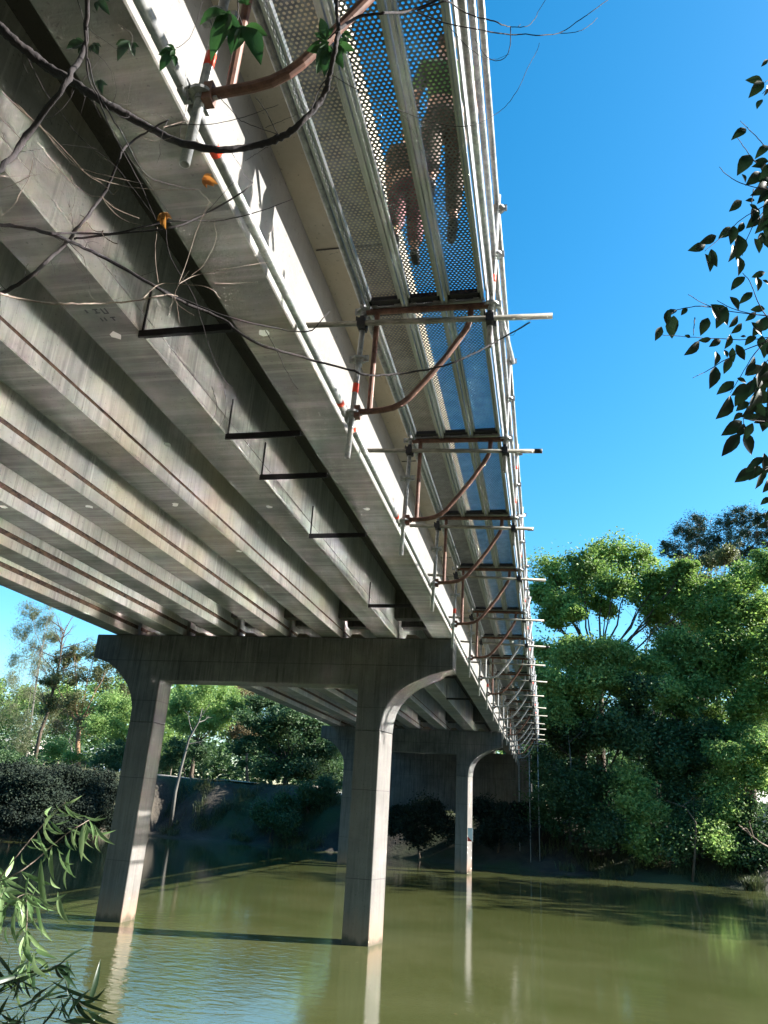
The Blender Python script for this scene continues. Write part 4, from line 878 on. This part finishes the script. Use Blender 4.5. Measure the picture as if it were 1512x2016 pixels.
# 5 pale branch and pale tangle
pts = c1((0, 1150), (60, 1168), (150, 1183), (220, 1192), (320, 1190), (400, 1189), (520, 1180), (600, 1165), (660, 1150), (695, 1160))
r5 = bough('bough', 'sunlit pale brown branch level across the third girder', dep(pts[0], 2.0), group=GV)
b = MB(); Q = limb(b, pts, 2.0, 2.1, 4.6, 1.8, 7); b.build('stem', M['twigpale'], r5, smooth=True)
b = MB()
for p_, w in ((c1((560, 1170), (620, 1108), (700, 1112), (820, 1120), (862, 1168)), 2), (c1((620, 1108), (606, 1000), (616, 890)), 1.6), (c1((700, 1112), (760, 1078), (850, 1060), (950, 1042), (1050, 1028)), 1.6), (c1((700, 1112), (740, 1000), (770, 900), (820, 790)), 1.4),
    (c1((700, 1112), (680, 1160), (700, 1200), (760, 1236)), 1.5), (c1((690, 1180), (700, 1230), (703, 1270)), 1.2), (c1((0, 350), (100, 450), (200, 530), (300, 640), (345, 690), (420, 730), (440, 770), (462, 742)), 2), (c1((60, 400), (180, 520), (250, 600), (330, 680), (440, 720), (550, 740), (700, 745), (780, 742)), 1.8),
    (c1((150, 560), (250, 690), (350, 770), (400, 770), (450, 820), (545, 855)), 1.8), (c1((150, 480), (240, 600), (300, 660), (430, 690), (560, 720)), 1.5), (c1((400, 770), (440, 830), (500, 870), (558, 882)), 1.4), (c1((340, 870), (365, 905), (400, 910), (405, 900), (396, 915), (430, 945), (460, 955)), 2),
    (c1((0, 460), (80, 540), (160, 640), (220, 680)), 1.1), (c1((130, 620), (118, 690), (75, 760), (60, 800), (0, 850)), 1.5), (c1((118, 690), (60, 720), (0, 745)), 1.3), (c1((280, 690), (300, 760), (270, 860), (270, 800)), 1.0), (c1((10, 520), (40, 600), (140, 690)), 1.), (c1((0, 690), (100, 690), (180, 680)), 1.), (c1((840, 1110), (920, 1110), (1010, 1104)), 1.1), (c1((640, 500), (700, 480), (760, 470), (780, 520)), 1.2), (c1((560, 540), (600, 555), (660, 545), (700, 520)), 1.0),
    (c1((830, 800), (780, 745)), 1.), (c1((840, 870), (850, 940), (800, 1040), (750, 1080)), 1.1), (c1((740, 1060), (690, 1130)), 1.2)):
    limb(b, p_, 2.05, 2.15, w, w*.6, 5, wob=.003)
side_twigs(b, Q, 6, .12, 1, 2.1, 35); b.build('twig', M['twigpale'], r5, smooth=True)
its = maple(640, 830, 650, 900, 2.12)+maple(645, 835, 630, 880, 2.12)+maple(790, 700, 855, 722, 2.15)+maple(800, 712, 840, 730, 2.15)
leafmesh(its, 'leaves', LM['deadleaf'], r5, .35)
# 6 fine twigs against the sky
pts = c2((640, 40), (700, 20), (762, 0), (800, 35), (870, 68), (940, 80), (975, 100), (1005, 105))
r6 = bough('bough', 'fine dark twig spray forking against the blue sky at the top', dep((830, -10), 2.3), group=GV)
b = MB(); Q = limb(b, pts, 2.3, 2.4, 3.6, 2, 7); b.build('stem', M['vine'], r6, smooth=True)
b = MB()
for p_, w in ((c2((640, 50), (760, 95), (880, 115), (1000, 138), (1060, 132), (1100, 140), (1150, 136), (1200, 131), (1260, 90), (1310, 55), (1398, -10)), 2.6), (c2((1200, 131), (1270, 126), (1310, 105), (1345, 70)), 1.5), (c2((1005, 105), (1004, 190), (985, 230), (940, 243), (900, 215), (865, 150)), 1.8), (c2((762, 100), (830, 180), (880, 215), (915, 236), (960, 230), (1000, 212)), 1.3),
    (c2((1005, 105), (1040, 107), (1075, 104), (1105, 70), (1112, 45), (1148, -10)), 1.6), (c2((1035, 104), (1044, 95)), 1.2), (c2((300, 290), (400, 350), (500, 400), (600, 445), (700, 482), (800, 498), (870, 490), (960, 442), (1000, 400), (1030, 360), (1080, 250), (1110, 200), (1118, 168)), 1.6), (c2((385, 60), (440, 180), (480, 230)), .9), (c2((800, 600), (830, 540), (840, 500)), 1.0), (c2((570, 430), (620, 500), (660, 600)), .8)):
    limb(b, p_, 2.3, 2.45, w, w*.55, 6, wob=.003)
b.build('twig', M['vine'], r6, smooth=True)

# 7 leafy bough at the right edge
def c5(*a): return [(1200+x/2.2917, 80+y/2.2917) for x, y in a]
r7 = bough('leafy_bough', 'dark leafy bough hanging in from the right edge against the sky', dep((1540, 560), 2.4), group=None)
b = MB()
limb(b, [(1620, -40), (1575, 150), (1545, 330), (1530, 480), (1528, 640), (1520, 780), (1530, 980)], 2.5, 2.4, 16, 7, 10)
for p_ in (c5((800, 560), (715, 490), (690, 465), (640, 410), (590, 362)), c5((800, 700), (715, 610), (655, 545), (620, 500), (575, 435)), c5((800, 690), (715, 672), (620, 655), (540, 618), (495, 570)), c5((650, 670), (640, 740)), c5((800, 690), (715, 735), (600, 800), (545, 850), (430, 950)), c5((720, 740), (660, 815), (615, 900), (600, 970)), c5((720, 1260), (670, 1190), (640, 1090), (600, 1048)),
    c5((800, 1260), (715, 1240), (560, 1225), (470, 1205), (410, 1180), (355, 1145)), c5((470, 1205), (410, 1195), (350, 1205), (300, 1215), (280, 1230)), c5((800, 1330), (715, 1340), (640, 1350), (500, 1345), (370, 1338), (240, 1328)), c5((760, 1250), (660, 1235), (560, 1215), (485, 1172)), c5((800, 1330), (640, 1380), (520, 1440), (440, 1490), (375, 1522)), c5((760, 1380), (715, 1440), (640, 1540), (570, 1620)), c5((760, 1300), (660, 1400), (600, 1500), (545, 1590)), c5((780, 1420), (715, 1480), (650, 1600), (600, 1700), (612, 1790)), c5((800, 100), (700, 190)), c5((800, 330), (720, 210), (690, 240)), c5((760, 1900), (700, 1940)), c5((720, 1720), (640, 1712), (600, 1705)), c5((385, 1250), (378, 1330))):
    limb(b, p_, 2.4, 2.35, 2.4, 1.1, 5, wob=.003)
b.build('twig', M['vine'], r7, smooth=True)
LL7 = [(715, 85, 683, 118), (690, 180, 612, 178), (695, 185, 626, 260), (690, 265, 665, 310), (712, 200, 695, 250), (617, 398, 548, 450), (718, 475, 655, 535), (635, 515, 575, 610), (596, 602, 612, 642), (718, 545, 650, 545), (715, 570, 640, 570), (722, 618, 640, 634), (718, 660, 665, 738), (597, 722, 538, 772), (655, 720, 612, 722), (632, 738, 672, 772), (672, 775, 615, 848), (718, 758, 655, 872), (605, 820, 573, 872), (545, 840, 490, 893), (482, 880, 403, 914), (433, 922, 352, 948), (458, 940, 486, 1022), (430, 962, 453, 1045), (560, 835, 545, 922), (575, 872, 570, 992), (558, 920, 535, 1000), (578, 970, 580, 1062), (612, 1065, 547, 1128), (640, 1068, 702, 1045), (662, 1065, 668, 1132), (690, 1080, 718, 1100), (645, 1135, 583, 1190), (542, 1155, 582, 1218), (455, 1190, 532, 1285), (528, 1200, 480, 1300), (460, 1195, 490, 1270), (445, 1250, 410, 1332), (305, 1215, 245, 1255), (290, 1240, 282, 1345), (262, 1215, 262, 1290), (235, 1290, 205, 1355), (352, 1208, 322, 1240), (365, 1340, 338, 1328), (458, 1345, 400, 1352), (405, 1355, 335, 1420), (502, 1352, 448, 1382), (545, 1325, 518, 1392), (578, 1240, 537, 1295), (597, 1275, 548, 1322), (590, 1335, 616, 1335), (635, 1215, 702, 1212), (640, 1270, 688, 1330), (570, 1370, 610, 1442), (555, 1385, 560, 1452), (478, 1400, 473, 1468), (515, 1395, 532, 1430), (480, 1470, 450, 1572), (548, 1430, 515, 1505), (562, 1537, 482, 1598), (545, 1600, 478, 1708), (640, 1560, 548, 1602), (625, 1570, 565, 1652), (575, 1522, 617, 1545), (657, 1450, 610, 1512), (655, 1562, 698, 1640), (628, 1630, 570, 1672), (650, 1620, 648, 1682), (600, 1680, 558, 1712), (683, 1700, 605, 1702), (597, 1715, 503, 1782), (608, 1728, 573, 1790), (588, 1772, 505, 1876), (610, 1765, 640, 1870), (718, 1650, 690, 1765), (718, 1920, 688, 1962), (716, 1975, 690, 2040), (725, 2060, 680, 2095), (730, 2110, 700, 2170), (724, 2180, 668, 2196), (728, 2230, 700, 2290)]
g_ = random.Random(4)
its = [lf(*q_, 2.38+g_.uniform(-.12, .12), g_.uniform(.42, .56), c5) for q_ in LL7]
for _ in range(130):        # the thicker mass near and beyond the edge
    x, y = g_.uniform(640, 860), g_.choice([g_.uniform(560, 900), g_.uniform(1180, 1660), g_.uniform(1180, 1660), g_.uniform(1500, 1960)])
    a = g_.uniform(.9, 2.6); L = g_.uniform(60, 105); its.append(lf(x, y, x+L*math.cos(a), y+L*math.sin(a), 2.4+g_.uniform(-.15, .2), g_.uniform(.42, .56), c5))
leafmesh(its, 'leaves', LM['fg'], r7, .2)

# 8 sunlit narrow-leaved bough, lower left
def c6(*a): return [(x/3.024, 1560+y/3.024) for x, y in a]
r8 = bough('leafy_bough', 'sunlit green bough with long narrow drooping leaves at lower left', dep((-20, 1730), 2.3))
b = MB(); stems = []
for p_, w in ((c6((-60, 580), (0, 510), (90, 390), (200, 260), (270, 170), (330, 110), (385, 62)), 3), (c6((-60, 545), (0, 530), (110, 480), (220, 400), (330, 300), (400, 240), (475, 196), (530, 165)), 3), (c6((-60, 700), (0, 690), (60, 650), (150, 600), (200, 610)), 2.2), (c6((0, 530), (40, 570), (0, 620)), 1.8), (c6((160, 640), (165, 740), (150, 860), (110, 1010), (100, 1110)), 1.6), (c6((120, 1060), (180, 990), (215, 930)), 1.4)):
    stems.append(limb(b, p_, 2.3, 2.2, w, w*.5, 6, wob=.003))
b.build('stem', M['twigpale'], r8, smooth=True)
W8 = [(380, 65, 520, 140, -.18), (330, 130, 430, 130, -.1), (440, 130, 500, 160, -.1), (500, 170, 690, 225, -.3), (520, 170, 560, 335, -.25), (560, 190, 685, 312, -.12), (590, 230, 600, 357, -.2), (600, 215, 560, 250, .1), (470, 270, 550, 422, -.12), (420, 330, 445, 510, -.15), (300, 170, 382, 245, -.05), (260, 210, 340, 250, .1), (310, 320, 322, 525, -.1), (130, 480, 282, 642, .05), (170, 480, 302, 552, -.12), (245, 395, 292, 720, -.06), (300, 500, 360, 572, -.2), (345, 590, 415, 782, -.12), (230, 730, 311, 887, -.1), (180, 700, 272, 842, -.12), (95, 690, 100, 905, -.08), (40, 790, 60, 918, -.12), (168, 850, 175, 945, .05), (0, 700, 30, 780, -.2), (405, 440, 398, 582, -.12), (160, 315, 232, 332, -.1), (130, 360, 176, 440, -.2), (350, 390, 442, 425, -.15), (400, 210, 545, 290, .1), (330, 190, 420, 160, -.1), (400, 130, 330, 70, .1), (420, 60, 385, 55, .1), (500, 140, 640, 150, -.12), (560, 160, 600, 140, 0), (520, 190, 480, 330, .1), (480, 200, 430, 190, .0), (350, 350, 455, 510, -.1), (290, 400, 240, 300, .0), (380, 370, 340, 330, .1), (80, 640, 200, 780, -.1), (100, 610, 60, 600, 0), (150, 600, 250, 690, -.1), (110, 640, 180, 870, -.05), (30, 690, 10, 780, .1), (60, 660, 150, 700, .1), (140, 610, 130, 700, .1), (210, 620, 250, 860, .08), (190, 620, 220, 560, 0), (280, 340, 250, 420, .1), (260, 640, 400, 600, -.1), (230, 620, 330, 690, -.1), (130, 940, 160, 840, 0), (165, 800, 100, 1080, .08), (180, 990, 240, 940, 0), (200, 600, 160, 560, 0)]
its = []; g_ = random.Random(9)
for (x0, y0, x1, y1, cv) in W8: its.append(lf(x0, y0, x1, y1, 2.25+g_.uniform(-.1, .1), g_.uniform(.11, .16), c6, (abs(cv)*.6, -cv*.8)))
for Q in stems:
    for _ in range(15):
        p = Q[g_.randrange(1, len(Q))]; L = g_.uniform(.05, .10)/S*1.1; a = Vector((g_.gauss(.25, .5), g_.gauss(0, .4), g_.gauss(-.5, .5))).normalized()
        its.append((p, p+a*L, L*g_.uniform(.12, .18), -VIEW+Vector((g_.uniform(-1, 1), 0, g_.uniform(-1, 1))), .12, g_.uniform(-.15, .15)))
leafmesh(its, 'leaves', LM['willow'], r8, .15)
# 9 darker clump below it, its shade put into the leaf colour
r9 = bough('leafy_bough', 'shadowed dark tuft of narrow leaves in the lower left corner', dep((-20, 1985), 2.2))
b = MB(); its = []; stems = []
for p_, w in ((c6((-80, 1250), (40, 1180), (160, 1110), (290, 1050), (400, 1000)), 2), (c6((-80, 1330), (100, 1280), (260, 1230), (430, 1220), (520, 1290)), 2), (c6((-60, 1400), (120, 1370), (300, 1330), (420, 1380)), 2), (c6((-80, 1180), (60, 1120), (150, 1080)), 2), (c6((60, 1500), (160, 1300), (250, 1180), (380, 1110)), 2)):
    stems.append(limb(b, p_, 2.2, 2.15, w, w*.5, 5))
b.build('stem', M['vine'], r9, smooth=True)
for (x0, y0, x1, y1) in ((180, 1060, 395, 992), (150, 1075, 290, 1005), (430, 1220, 690, 1322), (430, 1215, 520, 1365), (380, 1110, 425, 1012), (300, 1120, 630, 1248), (400, 1180, 440, 1260), (420, 1100, 450, 1120), (250, 1180, 120, 1120), (430, 1220, 485, 1345), (100, 1280, 240, 1200), (20, 1180, 100, 1060)):
    its.append(lf(x0, y0, x1, y1, 2.15, .09, c6, (.06, g_.uniform(-.12, .12))))
for Q in stems:
    for _ in range(14):
        p = Q[g_.randrange(0, len(Q))]; L = g_.uniform(.06, .13)/S; a = Vector((g_.gauss(.2, .8), g_.gauss(0, .4), g_.gauss(-.1, .6))).normalized()
        its.append((p, p+a*L, L*g_.uniform(.09, .14), -VIEW+Vector((g_.uniform(-1, 1), 0, g_.uniform(-1, 1))), .1, g_.uniform(-.15, .15)))
leafmesh(its, 'leaves', LM['fg'], r9, .2)
# 10 bare pale twig lower right
r10 = bough('twig', 'bare pale twig poking in low at the right edge', dep((1540, 1690), 2.3), cat='twig')
b = MB(); limb(b, [(1560, 1700), (1512, 1667), (1484, 1650), (1468, 1636), (1454, 1624)], 2.3, 2.2, 3.6, 1.6, 6); limb(b, [(1484, 1650), (1477, 1630), (1476, 1616)], 2.24, 2.2, 2, 1.4, 6); limb(b, [(1480, 1648), (1470, 1628), (1462, 1633)], 2.24, 2.2, 1.5, 1, 6)
b.build('stem', M['twigpale'], r10, smooth=True)

# ------------------------------------------------------------------ two walkers on the scaffold deck, glimpsed through the perforated planks
SK = mat('skin', (.55, .33, .24), .5)
def skinned(name, joints, edges, m, parent, sub=2):
    me = bpy.data.meshes.new(name); off = parent_origin(parent)
    me.from_pydata([tuple(Vector(j[0])-off) for j in joints], edges, []); me.materials.append(m)
    o = bpy.data.objects.new(name, me); C.objects.link(o); o.parent = parent
    sk = o.modifiers.new('skin', 'SKIN'); sv = me.skin_vertices[0].data if me.skin_vertices else None
    if sv is None:
        bpy.context.view_layer.objects.active = o; me.skin_vertices_add() if hasattr(me, 'skin_vertices_add') else None; sv = me.skin_vertices[0].data
    for i, j in enumerate(joints): sv[i].radius = j[1] if isinstance(j[1], tuple) else (j[1], j[1])
    sv[0].use_root = True
    s_ = o.modifiers.new('sub', 'SUBSURF'); s_.levels = sub; s_.render_levels = sub
    for p in me.polygons: p.use_smooth = True
    sk.use_smooth_shade = True
    return o
def person(label, x, y, zf, H, head, shirt, shorts, hair, stride, group):
    h = H/1.75; base = Vector((x, y, zf))*S; r = empty('person', (x, y, zf), label, 'person', group)
    fw = Vector((-math.sin(head), math.cos(head), 0)); sd = Vector((math.cos(head), math.sin(head), 0)); up = Vector((0, 0, 1))
    P_ = lambda s_, f, u: base+(sd*s_+fw*f+up*u)*h
    J = [(P_(0, 0, .93), (.13, .10)), (P_(0, 0, 1.10), (.13, .095)), (P_(0, .0, 1.30), (.15, .10)), (P_(0, 0, 1.42), (.11, .08)), (P_(0, .01, 1.50), .052), (P_(0, .03, 1.57), .062), (P_(0, .03, 1.66), (.078, .095)), (P_(0, .02, 1.73), .055)]
    E = [(0, 1), (1, 2), (2, 3), (3, 4), (4, 5), (5, 6), (6, 7)]
    for s_, f in ((1, stride), (-1, -stride)):
        k = len(J); J += [(P_(.09*s_, .0, .86), .085), (P_(.10*s_, f*.5+.03, .48), .056), (P_(.10*s_, f-.02, .10), .036), (P_(.10*s_, f+.0, .045), .036), (P_(.11*s_, f+.15, .025), .028)]
        E += [(0, k), (k, k+1), (k+1, k+2), (k+2, k+3), (k+3, k+4)]
        k = len(J); J += [(P_(.17*s_, 0, 1.40), .055), (P_(.23*s_, -f*.35, 1.14), .040), (P_(.22*s_, -f*.5+.12, .92), .028), (P_(.215*s_, -f*.5+.16, .86), (.026, .016))]
        E += [(3, k), (k, k+1), (k+1, k+2), (k+2, k+3)]
        hb = k+3
        for q_ in range(5):
            o_ = (q_-2)*.014; L = (.045, .062, .070, .064, .05)[q_]; k2 = len(J)
            if q_ == 0: J += [(P_((.215-.03)*s_, -f*.5+.175, .85), .008), (P_((.215-.042)*s_, -f*.5+.185, .82), .007)]
            else: J += [(P_(.215*s_+.003, -f*.5+.17+o_, .83), .008), (P_(.205*s_, -f*.5+.18+o_, .83-L*.8), .007)]
            E += [(hb, k2), (k2, k2+1)]
    skinned('body', J, E, SK, r)
    T_ = [(P_(0, 0, .96), (.155, .12)), (P_(0, 0, 1.14), (.15, .115)), (P_(0, 0, 1.30), (.172, .122)), (P_(0, 0, 1.42), (.12, .095))]
    Et = [(0, 1), (1, 2), (2, 3)]
    for s_, f in ((1, stride), (-1, -stride)):
        k = len(T_); T_ += [(P_(.17*s_, 0, 1.40), .072), (P_(.225*s_, -f*.3, 1.18), .058)]; Et += [(3, k), (k, k+1)]
    skinned('shirt', T_, Et, shirt, r)
    B_ = [(P_(0, 0, .97), (.15, .125)), (P_(0, 0, .88), (.15, .125))]; Eb = [(0, 1)]
    for s_, f in ((1, stride), (-1, -stride)):
        k = len(B_); B_ += [(P_(.095*s_, .01, .80), .105), (P_(.10*s_, f*.5+.03, .48), .080), (P_(.10*s_, f-.01, .12), .062)]; Eb += [(1, k), (k, k+1), (k+1, k+2)]
    skinned('trousers', B_, Eb, shorts, r)
    skinned('hair', [(P_(0, .0, 1.62), (.082, .09)), (P_(0, .0, 1.72), (.088, .10)), (P_(0, .01, 1.765), .05)], [(0, 1), (1, 2)], hair, r)
    for s_, f in ((1, stride), (-1, -stride)):
        skinned('shoe', [(P_(.10*s_, f-.05, .04), .045), (P_(.105*s_, f+.06, .035), .042), (P_(.11*s_, f+.17, .03), .034)], [(0, 1), (1, 2)], M['dark'], r)
    for s_ in (1, -1):
        b = MB(); c_ = P_(.030*s_, .118, 1.655)/S; b.tube([tuple(c_), tuple(c_+fw*.004)], .005, 8); b.build('eye', M['dark'], r)
    b = MB(); c_ = P_(0, .115, 1.625)/S; b.tube([tuple(c_+up*.012), tuple(c_+fw*.010-up*.002), tuple(c_-up*.004)], [.002, .005, .004], 8); b.build('nose', SK, r, smooth=True)
    b = MB(); c_ = P_(0, .112, 1.59)/S; b.tube([tuple(c_-sd*.009), tuple(c_), tuple(c_+sd*.009)], .0018, 6); b.build('mouth', M['red'], r)
    return r
GREEN = mat('green_cloth', (.07, .17, .04), .8); BROWN = mat('brown_cloth', (.09, .06, .045), .85); HAIRC = mat('brown_hair', (.06, .035, .025), .7); PINKC = mat('dark_pink_cloth', (.16, .05, .06), .8)
GPP = 'people on the scaffold walkway'
person('person in green shirt and brown trousers seen through the nearest walkway planks', -.262, 1.72, 1.6625, 1.80, .25, GREEN, BROWN, HAIRC, .17, GPP)
person('shorter person in brown top beside the green shirted one', -.40, 1.86, 1.6625, 1.25, .1, BROWN, PINKC, HAIRC, .12, GPP)
